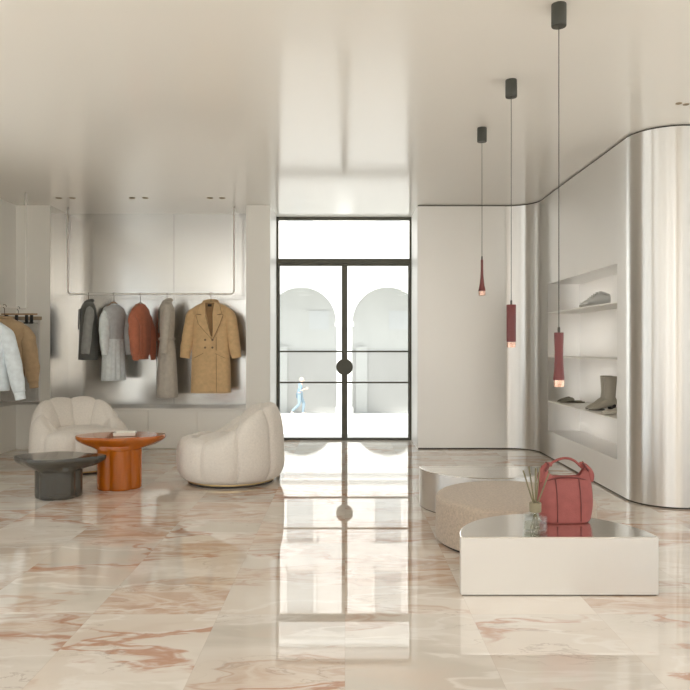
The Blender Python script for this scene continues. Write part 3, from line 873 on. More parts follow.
# ------------------------------------------------------------------ coffee tables
def smooth_poly(pts, k=10):
    """closed catmull outline"""
    n = len(pts); out = []
    for i in range(n):
        p0, p1, p2, p3 = [Vector(pts[(i+j-1) % n]) for j in range(4)]
        for s_ in range(k):
            u = s_/k
            out.append(.5*((2*p1)+(p2-p0)*u+(2*p0-5*p1+4*p2-p3)*u*u+(3*p1-p0-3*p2+p3)*u**3))
    return out
def lobed_table(t, top, colr, ztop, mat, flare=.10, rim=.032, colf=None):
    out = smooth_poly([Vector((*p, 0)) for p in top], 10)
    bm = bmesh.new()
    prof = [(.60, ztop-.115), (.66, ztop-.10), (.80, ztop-.082), (.93, ztop-.054), (.985, ztop-.036), (1.0, ztop-.022), (1.0, ztop-.008), (.985, ztop)]
    rings = [[(p.x*k, p.y*k, z) for p in out] for k, z in prof]
    # blend the lowest rings towards the column outline so the underside flares
    N = len(out)
    col_out = [Vector((colf(math.atan2(p.y, p.x))*math.cos(math.atan2(p.y, p.x)), colf(math.atan2(p.y, p.x))*math.sin(math.atan2(p.y, p.x)), 0)) for p in out]
    rings[0] = [(q.x, q.y, ztop-.118) for q in col_out]
    rings[1] = [(q.x*.72+p.x*.24, q.y*.72+p.y*.24, ztop-.104) for p, q in zip(out, col_out)]
    loft(bm, rings, cap0=True, cap1=True)
    link('tabletop', bm, mat, t, smooth=True, angle=50)
    bm = bmesh.new()
    n = 144
    def cr(k, z): return [(colf(2*PI*i/n)*k*math.cos(2*PI*i/n), colf(2*PI*i/n)*k*math.sin(2*PI*i/n), z) for i in range(n)]
    loft(bm, [cr(.93, 0), cr(.98, .004), cr(1, .015), cr(1, .06), cr(1, ztop-.1195)], cap0=True, cap1=True)
    link('column', bm, mat, t, smooth=True, angle=50)
def quatre(r, amp, n, ph): return lambda a: r*(1-amp+amp*abs(math.cos(n*(a-ph)/2))**.7*1.6)
t = thing('side_table', 'taller amber glass side table with a lobed column', 'table', (-2.03, 6.36, 0), 0, 'pair of cast glass tables')
lobed_table(t, [(.395, .02), (.37, .15), (.24, .19), (.10, .27), (-.10, .25), (-.25, .20), (-.36, .08), (-.385, -.04), (-.28, -.17), (-.10, -.21), (.08, -.24), (.20, -.16), (.33, -.12)], .2, .470, M['amber'], colf=quatre(.194, .09, 6, .9))
t = thing('side_table', 'lower smoky grey glass side table in front of the left armchair', 'table', (-2.42, 5.98, 0), 0, 'pair of cast glass tables')
lobed_table(t, [(.385, .04), (.30, .12), (.18, .15), (.06, .22), (-.12, .23), (-.26, .16), (-.37, .06), (-.36, -.05), (-.27, -.13), (-.15, -.23), (.02, -.25), (.15, -.18), (.28, -.09)], .19, .345, M['smoke'], colf=quatre(.180, .09, 6, 1.3))
t = thing('glass_dish', 'small clear square glass dish on the amber table', 'dish', (-1.97, 6.33, .4702), math.radians(12))
bm = bmesh.new()
def rr(hx, hy, z, r=.012, k=5):
    out = []
    for cx, cy, a0 in ((hx-r, hy-r, 0), (-hx+r, hy-r, PI/2), (-hx+r, -hy+r, PI), (hx-r, -hy+r, 1.5*PI)):
        for i in range(k+1):
            a = a0+PI/2*i/k; out.append((cx+r*math.cos(a), cy+r*math.sin(a), z))
    return out
loft(bm, [rr(.088, .072, 0), rr(.094, .078, .005), rr(.098, .082, .030), rr(.092, .076, .032), rr(.078, .062, .014), rr(.06, .05, .007)], cap0=True, cap1=True)
link('dish_body', bm, plain('frosted_clear_glass', (.82, .80, .72), .1, spec=.8), t, smooth=True, angle=40)
bm = bmesh.new()
for x0, x1 in ((-.07, .01), (-.02, .06)): pass
lathe(bm, [(.035, .0072), (.042, .010), (.040, .02), (.01, .022)], .01, 0, 20, cap0=True, cap1=True); link('dish_centre', bm, M['gold'], t, smooth=True)

# ------------------------------------------------------------------ plinths and pouf
def plinth(label, cx, y, r, h, back):
    """half-round drum; back=+1: arc behind the flat face, -1: arc towards the camera"""
    t = thing('display_plinth', label, 'plinth', (cx, y, 0), 0, 'half-round metal plinths')
    n = 64
    pts = [(r*math.cos(PI*i/n), back*r*math.sin(PI*i/n)) for i in range(n+1)]
    bm = bmesh.new(); uvl2 = bm.loops.layers.uv.new('brush')
    lo, hi = [bm.verts.new((a, b, .006)) for a, b in pts], [bm.verts.new((a, b, h-.006)) for a, b in pts]
    for i in range(n+1):
        j = (i+1) % (n+1)
        f = bm.faces.new((lo[i], lo[j], hi[j], hi[i]))
        f.smooth = i < n
        for l in f.loops: l[uvl2].uv = (l.vert.co.z, (i if l.vert in (lo[i], hi[i]) else i+1)*.02 if i < n else l.vert.co.x)
    bm.faces.new(lo)
    me = bpy.data.meshes.new('drum_side'); bmesh.ops.recalc_face_normals(bm, faces=bm.faces[:]); bm.to_mesh(me); bm.free(); me.materials.append(M['steel_side'])
    me.set_sharp_from_angle(angle=math.radians(30))
    o = bpy.data.objects.new('drum_side', me); C.objects.link(o); o.parent = t
    bm = bmesh.new()
    k2 = (r-.004)/r
    P2 = [(a*k2, max(.003, b*k2*back)*back if True else 0) for a, b in pts]
    v0 = [bm.verts.new((a, b, h-.006)) for a, b in pts]; v1 = [bm.verts.new((a, b, h-.0015)) for a, b in pts]; v2 = [bm.verts.new((a, b, h)) for a, b in P2]
    for A, B in ((v0, v1), (v1, v2)):
        for i in range(n+1):
            j = (i+1) % (n+1); bm.faces.new((A[i], A[j], B[j], B[i]))
    bm.faces.new(v2)
    o = link('drum_top', bm, M['steel_top'], t); uv_brush(o)
    bm = bmesh.new(); P3 = [(a*.985, b*.985+back*.006) for a, b in pts]
    v0 = [bm.verts.new((a, b, 0)) for a, b in P3]; v1 = [bm.verts.new((a, b, .007)) for a, b in P3]
    for i in range(n+1): bm.faces.new((v0[i], v0[(i+1) % (n+1)], v1[(i+1) % (n+1)], v1[i]))
    bm.faces.new(v0); link('toe_kick', bm, M['gap'], t)
    return t
plinth('half-round brushed metal plinth carrying the red bag', 1.0955, 3.606, .5035, .30, 1)
plinth('half-round brushed metal plinth behind the boucle pouf', 1.10, 5.68, .505, .305, -1)
t = thing('pouf', 'round oatmeal boucle pouf between the two metal plinths', 'pouf', (1.11, 4.635, 0))
bm = bmesh.new(); lathe(bm, [(.49, .012), (.508, .018), (.512, .035), (.512, .262), (.507, .284), (.492, .296), (.46, .300), (.3, .302), (.01, .302)], 0, 0, 96, cap0=True, cap1=True)
link('drum', bm, M['boucle2'], t, smooth=True, angle=50)
bm = bmesh.new(); lathe(bm, [(.49, 0), (.49, .013)], 0, 0, 64, cap0=True, cap1=True); link('toe_kick', bm, M['gap'], t, smooth=True, angle=40)

# ------------------------------------------------------------------ bag
bt = thing('handbag', 'dusty red slouchy leather handbag with one top handle', 'bag', (1.222, 3.93, .3003), math.radians(4))
bm = bmesh.new()
def bring(z, hw, hd, sag=0, n=64, sq=3.2, ear=0.0, seed=0):
    out = []
    for i in range(n):
        t_ = 2*PI*i/n; c, s_ = math.cos(t_), math.sin(t_)
        x_ = math.copysign(abs(c)**(2/sq), c)*hw; y_ = math.copysign(abs(s_)**(2/sq), s_)*hd
        w_ = noise.noise(Vector((x_*9+seed, y_*9, z*9)))*.010 + .006*math.sin(18*x_+z*22)*abs(x_/hw)
        e = ear*smooth01(.55, 1.0, abs(x_)/hw)
        out.append((x_, y_*(1+w_*8)+w_*.4, z+e-sag*(1-(x_/hw)**2)))
    return out
secs = [(.0, .118, .055, 0, 0), (.006, .130, .063, 0, 0), (.03, .141, .067, 0, 0), (.10, .151, .066, 0, 0), (.17, .150, .056, 0, .005), (.225, .142, .040, .004, .025), (.255, .134, .026, .008, .045), (.262, .130, .019, .010, .05), (.255, .126, .015, .010, .048), (.20, .125, .02, 0, .03)]
P = catmull([Vector(s_[:3]) for s_ in secs], 4); Q = catmull([Vector((s_[3], s_[4], 0)) for s_ in secs], 4)
loft(bm, [bring(p.x, p.y, p.z, q.x, ear=q.y) for p, q in zip(P, Q)], cap0=True)
link('bag_body', bm, M['bag'], bt, smooth=True)
for sx in (-1, 1):
    bm = bmesh.new()
    zz = [.012+.235*i/16 for i in range(17)]
    def fy(z):
        for a_, b_2 in zip(secs, secs[1:8]):
            if a_[0] <= z <= b_2[0]: return -(a_[2]+(b_2[2]-a_[2])*(z-a_[0])/(b_2[0]-a_[0]))
        return -.02
    tube(bm, [(sx*.066, fy(z)-.001, z) for z in zz], .0032, 8); link('front_seam', bm, M['bag_dark'], bt, smooth=True)
    bm = bmesh.new()
    tube(bm, catmull([(sx*.138, -.010, .225), (sx*.142, -.014, .265), (sx*.120, -.006, .300), (sx*.096, 0, .318), (sx*.075, 0, .312)], 5), lambda u: .021-.012*u, 14, flat=.85)
    link('gathered_knot', bm, M['bag'], bt, smooth=True)
    bm = bmesh.new(); tube(bm, catmull([(sx*.123, -.033, .285), (sx*.108, -.03, .302), (sx*.10, -.022, .318), (sx*.104, .01, .326)], 4), .006, 8); link('knot_tie', bm, M['bag_dark'], bt, smooth=True)
bm = bmesh.new()
tube(bm, catmull([(-.10, 0, .305), (-.07, 0, .328), (-.03, 0, .346), (.012, 0, .350), (.05, 0, .338), (.08, 0, .314), (.10, 0, .295)], 6), .0055, 12, flat=1.3); link('handle', bm, M['bag'], bt, smooth=True)
bm = bmesh.new(); tube(bm, catmull([(-.115, -.03, .232), (-.05, -.032, .248), (.05, -.032, .247), (.115, -.03, .232)], 5), .004, 8); link('top_edge', bm, M['bag_dark'], bt, smooth=True)

# ------------------------------------------------------------------ reed diffuser
dt = thing('reed_diffuser', 'clear glass reed diffuser with olive sticks beside the red bag', 'diffuser', (1.0, 3.715, .3003), 0)
bm = bmesh.new()
lathe(bm, [(.01, .0), (.056, .0), (.062, .004), (.064, .012), (.064, .082), (.060, .090), (.052, .092), (.028, .094), (.024, .098), (.024, .112)], 0, 0, 48, cap0=True)
lathe(bm, [(.021, .112), (.021, .096), (.048, .086), (.058, .080), (.058, .016), (.054, .012), (.01, .012)], 0, 0, 48, cap1=True)
link('glass_jar', bm, M['jar'], dt, smooth=True, angle=50)
bm = bmesh.new(); lathe(bm, [(.01, .0125), (.0575, .0125), (.0575, .046), (.01, .046)], 0, 0, 40, cap0=True, cap1=True); link('fragrance_oil', bm, M['oil'], dt, smooth=True, angle=40)
bm = bmesh.new(); lathe(bm, [(.0245, .104), (.030, .104), (.031, .108), (.031, .150), (.028, .153), (.014, .153), (.014, .104)], 0, 0, 32); link('collar_cap', bm, M['cap'], dt, smooth=True, angle=40)
reeds = [(-.066, -.01, .322), (-.028, .02, .338), (-.002, -.012, .336), (.026, .012, .335), (.073, 0, .31), (.012, .025, .325)]
for rx, ry, rz_ in reeds:
    bm = bmesh.new(); k = -.42
    tube(bm, [(rx*k*.8-.0, ry*k, .016), (rx*.18, ry*.3, .15), (rx, ry, rz_)], .0041, 8); link('reed', bm, M['reed'], dt, smooth=True)

# ------------------------------------------------------------------ pendants
def pendant(label, x, y, zt, zb, kind):
    t = thing('pendant_lamp', label, 'pendant lamp', (x, y, 0), 0, 'burgundy pendant lamps in a row')
    bm = bmesh.new(); lathe(bm, [(.0365, CEIL-.0005), (.0375, CEIL-.004), (.0375, CEIL-.108), (.036, CEIL-.112), (.004, CEIL-.112)], 0, 0, 32, cap0=True, cap1=True); link('ceiling_canopy', bm, M['canopy'], t, smooth=True, angle=40)
    bm = bmesh.new(); lathe(bm, [(.0022, zt), (.0022, CEIL-.111)], 0, 0, 8, cap0=True, cap1=True); link('cable', bm, M['canopy'], t, smooth=True)
    L = zt-zb
    c = .030 if kind != 'straight' else .028
    prof = {'flared': [(.0225, 0), (.0235, .01), (.0232, .15), (.0215, .35), (.0215, .55), (.0235, .75), (.0265, .9), (.0285, 1)],
            'straight': [(.029, 0), (.0305, .01), (.0305, .5), (.0305, 1)],
            'trumpet': [(.008, 0), (.0095, .02), (.0095, .2), (.0105, .4), (.0135, .6), (.019, .8), (.0265, .94), (.029, 1)]}[kind]
    cu = .036
    pf = [(r, zt-.01-u*(L-cu-.01)) for r, u in prof]
    P_ = [(v.x, v.y) for v in catmull([Vector((a_, b_2, 0)) for a_, b_2 in pf], 4)] if kind != 'straight' else pf
    bm = bmesh.new(); lathe(bm, P_, 0, 0, 32, cap0=True, cap1=True); link('lamp_shade', bm, M['red'], t, smooth=True, angle=40)
    r = prof[-1][0]-.001
    bm = bmesh.new(); lathe(bm, [(r, zb+cu-.001), (r, zb+.016), (r-.0015, zb+.0155), (r-.002, zb+.001), (r-.006, zb), (.01, zb+.006)], 0, 0, 32, cap0=True, cap1=True); link('copper_ring', bm, M['copper'], t, smooth=True, angle=40)
    bm = bmesh.new(); lathe(bm, [(.005, zt-.012), (.0065, zt-.01), (.0065, zt+.014), (.004, zt+.02)], 0, 0, 14, cap0=True, cap1=True); link('cable_grip', bm, M['canopy'], t, smooth=True)
pendant('burgundy pendant with a slightly flared tube, lowest hanging and nearest the metal wall niche', 1.080, 3.57, 1.352, 1.068, 'flared')
pendant('straight burgundy tube pendant, middle one of the row of three', 1.079, 4.59, 1.552, 1.264, 'straight')
pendant('slim trumpet-shaped burgundy pendant in front of the flush metal panel', 1.085, 5.60, 1.965, 1.672, 'trumpet')

# ------------------------------------------------------------------ recessed downlights
pairs = [((-3.348, 8.27), (-3.19, 8.27), 'pair of recessed spots above the charcoal blazer'), ((-2.49, 8.27), (-2.336, 8.27), 'pair of recessed spots above the orange sweater'),
         ((-1.58, 8.27), (-1.435, 8.27), 'pair of recessed spots above the camel overcoat'), ((2.375, 5.03), (2.437, 5.05), 'pair of recessed spots in front of the curved metal wall')]
for a_, b_2, lab in pairs:
    t = thing('recessed_downlight', lab, 'ceiling light', ((a_[0]+b_2[0])/2, a_[1], CEIL), 0, 'recessed ceiling spots')
    for p_ in (a_, b_2):
        cx, cy = p_[0]-(a_[0]+b_2[0])/2, p_[1]-a_[1]
        big = .037 if a_[0] < 0 else .022
        bm = bmesh.new(); lathe(bm, [(big*.7, -.001), (big*.72, -.005), (big, -.004), (big, -.0003)], cx, cy, 28); link('trim_ring', bm, M['oak'], t, smooth=True, angle=40)
        bm = bmesh.new(); lathe(bm, [(big*.70, -.0012), (big*.4, -.0016), (.002, -.0018)], cx, cy, 24, cap0=True, cap1=True); link('lens', bm, M['cap'], t, smooth=True)

# ------------------------------------------------------------------ niche shelves and shoes
shn = [(1.652, 'upper metal shelf of the wall niche, with the grey sneakers'), (1.155, 'middle metal shelf of the wall niche, left empty'), (.648, 'lower metal shelf of the wall niche, with boots')]
for z, lab in shn:
    bm = bmesh.new(); box(bm, X_RIGHT+.001, X_RIGHT+ND-.002, 6.032, 8.078, z-.014, z, bevel=.001)
    tag(link('wall_shelf', bm, M['cab']), lab, 'shelf', 'shelves in the wall niche')

def shoe_shell(bm, secs, n=28, sole=False):
    """secs along the foot (local +x = toe): (x, half width, z bottom, z top)"""
    P = catmull([Vector((s_[0], s_[1], 0)) for s_ in secs], 4); Q = catmull([Vector((s_[2], s_[3], 0)) for s_ in secs], 4)
    rings = []
    for p, q in zip(P, Q):
        zc, hz = (q.x+q.y)/2, max(.002, (q.y-q.x)/2)
        rings.append([(p.x, math.copysign(abs(math.cos(2*PI*i/n))**.8, math.cos(2*PI*i/n))*p.y, zc+math.copysign(abs(math.sin(2*PI*i/n))**.8, math.sin(2*PI*i/n))*hz) for i in range(n)])
    loft(bm, rings, True, True)
MS = dict(lt=plain('pale_grey_leather', (.76, .76, .74), .35), sole=plain('shoe_sole_rubber', (.55, .53, .49), .7), taupe=plain('taupe_boot_leather', (.42, .38, .31), .42), dk=plain('olive_slipper_suede', (.22, .20, .155), .8), in_=plain('shoe_inside', (.06, .05, .045), .9), heel=plain('bone_heel_leather', (.60, .56, .48), .4))
def sneaker(label, loc, rz):
    t = thing('sneaker', label, 'shoe', loc, rz, 'pale grey sneakers'); t.scale = (1.0, 1.0, 1.35)
    bm = bmesh.new(); shoe_shell(bm, [(-.132, .02, .001, .026), (-.12, .037, 0, .030), (-.05, .041, 0, .028), (.05, .046, 0, .026), (.11, .042, .002, .024), (.14, .018, .010, .022)]); link('sole', bm, MS['sole'], t, smooth=True)
    bm = bmesh.new(); shoe_shell(bm, [(-.128, .014, .03, .085), (-.115, .031, .024, .100), (-.07, .036, .024, .098), (-.02, .038, .024, .105), (.03, .041, .024, .082), (.08, .041, .022, .056), (.115, .034, .02, .042), (.133, .014, .018, .030)]); u = link('upper', bm, MS['lt'], t, smooth=True)
    bm = bmesh.new(); tube(bm, [(-.065+.042*math.cos(i*PI/10), .026*math.sin(i*PI/10), .102+.010*math.cos(i*PI/10)) for i in range(21)], .006, 8, caps=False); link('ankle_collar', bm, MS['lt'], t, smooth=True)
    bm = bmesh.new(); lathe(bm, [(.03, .103), (.002, .105)], -.065, 0, 20, cap0=True, cap1=True); link('opening', bm, MS['in_'], t, smooth=True)
    for k in range(4):
        bm = bmesh.new(); xx = .0+.018*k; zz = .101-.011*k
        tube(bm, catmull([(xx, -.028, zz-.016), (xx, 0, zz+.004), (xx, .028, zz-.016)], 4), .003, 6); link('lace', bm, MS['sole'], t, smooth=True)
sneaker('pale grey low sneaker of the pair, nearer the camera on the upper niche shelf', (2.49, 6.98, 1.6522), math.radians(180))
sneaker('pale grey low sneaker of the pair, farther along the upper niche shelf', (2.50, 7.11, 1.6522), math.radians(176))
def boot(label, loc, rz):
    t = thing('ankle_boot', label, 'boot', loc, rz, 'taupe ankle boots')
    bm = bmesh.new(); shoe_shell(bm, [(-.10, .018, .055, .10), (-.085, .032, .045, .13), (-.03, .036, .035, .135), (.03, .038, .016, .105), (.08, .038, .006, .066), (.12, .034, .004, .046), (.155, .016, .005, .028), (.170, .005, .008, .018)]); link('foot', bm, MS['taupe'], t, smooth=True)
    bm = bmesh.new()
    loft(bm, [ring(cx, 0, z, rx, ry, 32) for cx, z, rx, ry in ((-.035, .085, .058, .036), (-.038, .13, .053, .038), (-.042, .18, .053, .043), (-.043, .26, .058, .048), (-.042, .325, .062, .051), (-.042, .328, .059, .048), (-.042, .28, .054, .044))]); link('shaft', bm, MS['taupe'], t, smooth=True)
    bm = bmesh.new(); loft(bm, [ring(-.078, 0, 0, .020, .020, 20), ring(-.074, 0, .03, .022, .024, 20), ring(-.068, 0, .062, .032, .030, 20)], True, True); link('heel', bm, MS['in_'], t, smooth=True)
    bm = bmesh.new(); shoe_shell(bm, [(.02, .034, .004, .012), (.08, .039, 0, .008), (.13, .031, 0, .007), (.168, .006, .002, .009)]); link('sole', bm, MS['in_'], t, smooth=True)
boot('taupe heeled ankle boot of the pair, nearer the camera on the lower niche shelf', (2.525, 6.84, .6482), math.radians(180))
boot('taupe heeled ankle boot of the pair, half hidden behind its mate on the lower shelf', (2.54, 6.98, .6482), math.radians(183))
def slipper(label, loc, rz):
    t = thing('flat_slipper', label, 'shoe', loc, rz, 'dark flat slippers')
    bm = bmesh.new(); shoe_shell(bm, [(-.13, .015, .001, .014), (-.11, .034, 0, .016), (-.02, .034, 0, .016), (.06, .043, 0, .014), (.11, .036, 0, .013), (.138, .012, .002, .010)]); link('sole', bm, MS['dk'], t, smooth=True)
    bm = bmesh.new(); shoe_shell(bm, [(-.01, .036, .014, .050), (.01, .040, .012, .060), (.05, .043, .011, .050), (.10, .037, .010, .033), (.128, .016, .009, .018)]); link('vamp', bm, MS['dk'], t, smooth=True)
slipper('dark olive flat slipper of the pair, nearer the boots on the lower niche shelf', (2.485, 7.72, .6482), math.radians(180))
slipper('dark olive flat slipper of the pair, at the far end of the lower niche shelf', (2.50, 7.86, .6482), math.radians(174))
def pump(label, loc, rz):
    t = thing('heeled_pump', label, 'shoe', loc, rz, 'bone heeled pumps')
    bm = bmesh.new(); shoe_shell(bm, [(-.095, .012, .060, .085), (-.08, .026, .052, .098), (-.03, .030, .036, .070), (.03, .034, .012, .042), (.08, .035, .003, .042), (.115, .022, .003, .026), (.14, .005, .005, .012)]); link('upper', bm, MS['heel'], t, smooth=True)
    bm = bmesh.new(); loft(bm, [ring(-.078, 0, 0, .007, .007, 14), ring(-.078, 0, .03, .009, .009, 14), ring(-.074, 0, .062, .018, .020, 14)], True, True); link('heel', bm, MS['heel'], t, smooth=True)
pump('bone heeled pump at the near end of the lower niche shelf', (2.475, 6.40, .6482), math.radians(180))
pump('bone heeled pump tucked behind its pair on the lower shelf', (2.49, 6.50, .6482), math.radians(184))

# ------------------------------------------------------------------ OUTSIDE: sloping square, arcaded building, a passer-by
SL = .0835
def gz(y): return -.02-SL*max(0, y-9.7)
bm = bmesh.new()
for (y0, y1) in ((-40, 9.66), (9.66, 60)):
    quad(bm, (-60, y0, -.13 if y1 < 10 else gz(y0)), (60, y0, -.13 if y1 < 10 else gz(y0)), (60, y1, -.13 if y1 < 10 else gz(y1)), (-60, y1, -.13 if y1 < 10 else gz(y1)))
struct(link('street', bm, M['stone_out']), 'bright white paved street sloping down beyond the door', 'street')
# shop front above the entrance, seen from outside only
bm = bmesh.new(); box(bm, X_LEFT-.8, X_FAR+.2, Y_REAR-.2, Y_DOOR+.12, CEIL+.25, CEIL+.6)
struct(link('roof', bm, M['facade']), 'flat roof slab over the shop', 'roof')

BY = 34.0
bld = thing('arcaded_building', 'pale arcaded building across the street seen through the glass door', 'building', (0, BY, 0))
zb, zt, zs, ra = -2.3, 13.0, 2.36, 1.74
centers = [-2.14+4.215*k for k in range(-4, 5)]
bm = bmesh.new()
xl, xr = centers[0]-2.1, centers[-1]+2.1
def arch_z(x):
    for c in centers:
        if abs(x-c) < ra: return zs+math.sqrt(max(0, ra*ra-(x-c)**2))
    return None
for c in centers:
    n = 24
    xs_ = [c-ra*math.cos(PI*i/n) for i in range(n+1)]
    for a_, b_2 in zip(xs_, xs_[1:]):
        za, zbb = zs+math.sqrt(max(0, ra*ra-(a_-c)**2)), zs+math.sqrt(max(0, ra*ra-(b_2-c)**2))
        quad(bm, (a_, 0, za), (b_2, 0, zbb), (b_2, 0, 5.4), (a_, 0, 5.4))
        quad(bm, (a_, 0, za), (b_2, 0, zbb), (b_2, .7, zbb), (a_, .7, za))
edges = [xl]+[v for c in centers for v in (c-ra, c+ra)]+[xr]
for i in range(0, len(edges), 2): box(bm, edges[i], edges[i+1], 0, .7, zb, 5.4)
link('arcade_wall', bm, M['facade'], bld)
bm = bmesh.new(); box(bm, xl, xr, 0, 8, 5.4, zt); link('upper_wall', bm, M['facade_pink'], bld)
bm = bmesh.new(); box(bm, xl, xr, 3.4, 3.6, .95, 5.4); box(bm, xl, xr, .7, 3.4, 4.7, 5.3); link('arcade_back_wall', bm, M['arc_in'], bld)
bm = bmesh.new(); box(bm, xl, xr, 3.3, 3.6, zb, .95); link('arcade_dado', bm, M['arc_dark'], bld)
for c in centers:
    bm = bmesh.new(); n = 28; 
    o_, i_ = [], []
    for k in range(n+1):
        a_ = PI*k/n
        o_.append((c+(ra+.30)*math.cos(a_), zs+(ra+.30)*math.sin(a_))); i_.append((c+(ra-.02)*math.cos(a_), zs+(ra-.02)*math.sin(a_)))
    rings = [[(p[0], y, p[1]) for p in l] for l, y in ((o_, .02), (o_, -.10), (i_, -.10), (i_, .02))]
    loft(bm, rings, closed=False); link('archivolt', bm, M['facade'], bld)
    for sgn in (-1,):
        bm = bmesh.new(); box(bm, c+sgn*(ra+.37)-.45, c+sgn*(ra+.37)+.45, -.12, .75, zs-.18, zs+.02); box(bm, c+sgn*(ra+.37)-.42, c+sgn*(ra+.37)+.42, -.08, .7, zb, zb+.55); link('pilaster_cap', bm, M['facade'], bld)
    for z0_, z1_ in ((6.1, 8.2), (9.6, 11.6)):
        bm = bmesh.new(); box(bm, c-.60, c+.60, -.03, .02, z0_, z1_); wf = link('window', bm, M['win_out'], bld)
        bm = bmesh.new(); box(bm, c-.78, c-.62, -.10, .02, z0_-.1, z1_+.15); box(bm, c+.62, c+.78, -.10, .02, z0_-.1, z1_+.15); box(bm, c-.85, c+.85, -.16, .02, z1_+.02, z1_+.2); link('window_surround', bm, M['facade'], wf)
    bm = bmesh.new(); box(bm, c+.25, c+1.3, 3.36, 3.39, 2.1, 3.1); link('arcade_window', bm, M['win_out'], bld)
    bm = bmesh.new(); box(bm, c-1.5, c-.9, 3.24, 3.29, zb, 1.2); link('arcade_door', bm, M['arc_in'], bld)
bm = bmesh.new(); box(bm, xl-.2, xr+.2, -.22, .05, 5.4, 5.62); box(bm, xl-.2, xr+.2, -.12, .05, 5.1, 5.2); link('string_course', bm, M['facade'], bld)
bm = bmesh.new(); box(bm, xl-.4, xr+.4, -.5, .2, zt-.3, zt+.05); link('cornice', bm, M['facade'], bld)
bm = bmesh.new(); v_ = [(xl-.5, -.6, zt+.05), (xr+.5, -.6, zt+.05), (xr+.5, 4, zt+3.4), (xl-.5, 4, zt+3.4), (xr+.5, 8.6, zt+.05), (xl-.5, 8.6, zt+.05)]
quad(bm, v_[0], v_[1], v_[2], v_[3]); quad(bm, v_[3], v_[2], v_[4], v_[5]); bmesh.ops.remove_doubles(bm, verts=bm.verts[:], dist=.001); link('roof', bm, plain('added_dark_roof', (.36, .33, .31), .9, var=.1, vscale=2), bld)  # roof out of view, added to darken the sky end of the floor reflection

# passer-by (body, hair, clothing), looking at a phone, walking to the right
def skin_mesh(verts, edges_, radii, root=0, sub=2):
    me = bpy.data.meshes.new('tmp'); me.from_pydata(verts, edges_, [])
    o = bpy.data.objects.new('tmp', me); C.objects.link(o)
    md = o.modifiers.new('s', 'SKIN'); md.use_smooth_shade = True
    for i, r in enumerate(radii):
        v = me.skin_vertices[0].data[i]; v.radius = r if isinstance(r, tuple) else (r, r); v.use_root = (i == root)
    ss = o.modifiers.new('u', 'SUBSURF'); ss.levels = sub; ss.render_levels = sub
    dg = bpy.context.evaluated_depsgraph_get()
    out = bpy.data.meshes.new_from_object(o.evaluated_get(dg))
    bpy.data.objects.remove(o); bpy.data.meshes.remove(me)
    return out
def mesh_obj(name, me, mat, parent):
    me.name = name; me.materials.clear(); me.materials.append(mat)
    for p in me.polygons: p.use_smooth = True
    o = bpy.data.objects.new(name, me); C.objects.link(o); o.parent = parent; return o
MP = dict(skin=plain('skin', (.72, .52, .42), .6), shirt=plain('pale_blue_shirt', (.24, .36, .50), .85), trs=plain('washed_blue_trousers', (.26, .34, .40), .85), hair=plain('fair_hair', (.66, .56, .46), .7), shoe=plain('white_trainers', (.8, .8, .78), .6), ph=plain('pale_phone', (.75, .76, .78), .2))
PX, PY = (299.5-345)*32.4/707, 32.4
per = thing('person', 'person in a pale blue shirt and trousers walking while holding a phone', 'person', (PX, PY, gz(PY)), 0)
# local: +x is the walking direction; y lateral; z up
J = {'pel': (0, 0, .93), 'sp': (.02, 0, 1.10), 'ch': (.05, 0, 1.30), 'nk': (.08, 0, 1.45), 'hd': (.12, 0, 1.55), 'top': (.125, 0, 1.66),
     'shl': (.05, .17, 1.38), 'ell': (.04, .24, 1.12), 'wrl': (.24, .16, 1.18), 'shr': (.05, -.17, 1.38), 'elr': (.05, -.24, 1.11), 'wrr': (.27, -.12, 1.20),
     'hil': (0, .09, .90), 'knl': (.20, .10, .50), 'anl': (.14, .10, .09), 'tol': (.30, .10, .035),
     'hir': (0, -.09, .90), 'knr': (.0, -.10, .48), 'anr': (-.36, -.10, .16), 'tor': (-.24, -.10, .035)}
keys = list(J); ix = {k: i for i, k in enumerate(keys)}
E = [('pel', 'sp'), ('sp', 'ch'), ('ch', 'nk'), ('nk', 'hd'), ('hd', 'top'), ('ch', 'shl'), ('shl', 'ell'), ('ell', 'wrl'), ('ch', 'shr'), ('shr', 'elr'), ('elr', 'wrr'), ('pel', 'hil'), ('hil', 'knl'), ('knl', 'anl'), ('anl', 'tol'), ('pel', 'hir'), ('hir', 'knr'), ('knr', 'anr'), ('anr', 'tor')]
RD = dict(pel=(.13, .11), sp=(.12, .10), ch=(.13, .11), nk=.052, hd=(.092, .078), top=(.07, .06), shl=.06, ell=.042, wrl=.03, shr=.06, elr=.042, wrr=.03, hil=.085, knl=.058, anl=.038, tol=.032, hir=.085, knr=.058, anr=.038, tor=.032)
body = skin_mesh([J[k] for k in keys], [(ix[a_], ix[b_2]) for a_, b_2 in E], [RD[k] for k in keys])
mesh_obj('body', body, MP['skin'], per)
bm = bmesh.new(); 
bmesh.ops.create_icosphere(bm, subdivisions=3, radius=1, matrix=Matrix.Translation((.10, 0, 1.625)) @ Matrix.Diagonal((.108, .094, .098, 1)))
link('hair', bm, MP['hair'], per, smooth=True)
bm = bmesh.new(); tube(bm, [(.19, 0, 1.60), (.225, 0, 1.565), (.195, 0, 1.55)], .014, 8); link('nose', bm, MP['skin'], per, smooth=True)
def clothes(name, ks, es, grow, mat):
    ii = {k: n for n, k in enumerate(ks)}
    def rr_(k):
        r = RD[k]; r = r if isinstance(r, tuple) else (r, r); return (r[0]+grow, r[1]+grow)
    return mesh_obj(name, skin_mesh([J[k] for k in ks], [(ii[a_], ii[b_2]) for a_, b_2 in es], [rr_(k) for k in ks]), mat, per)
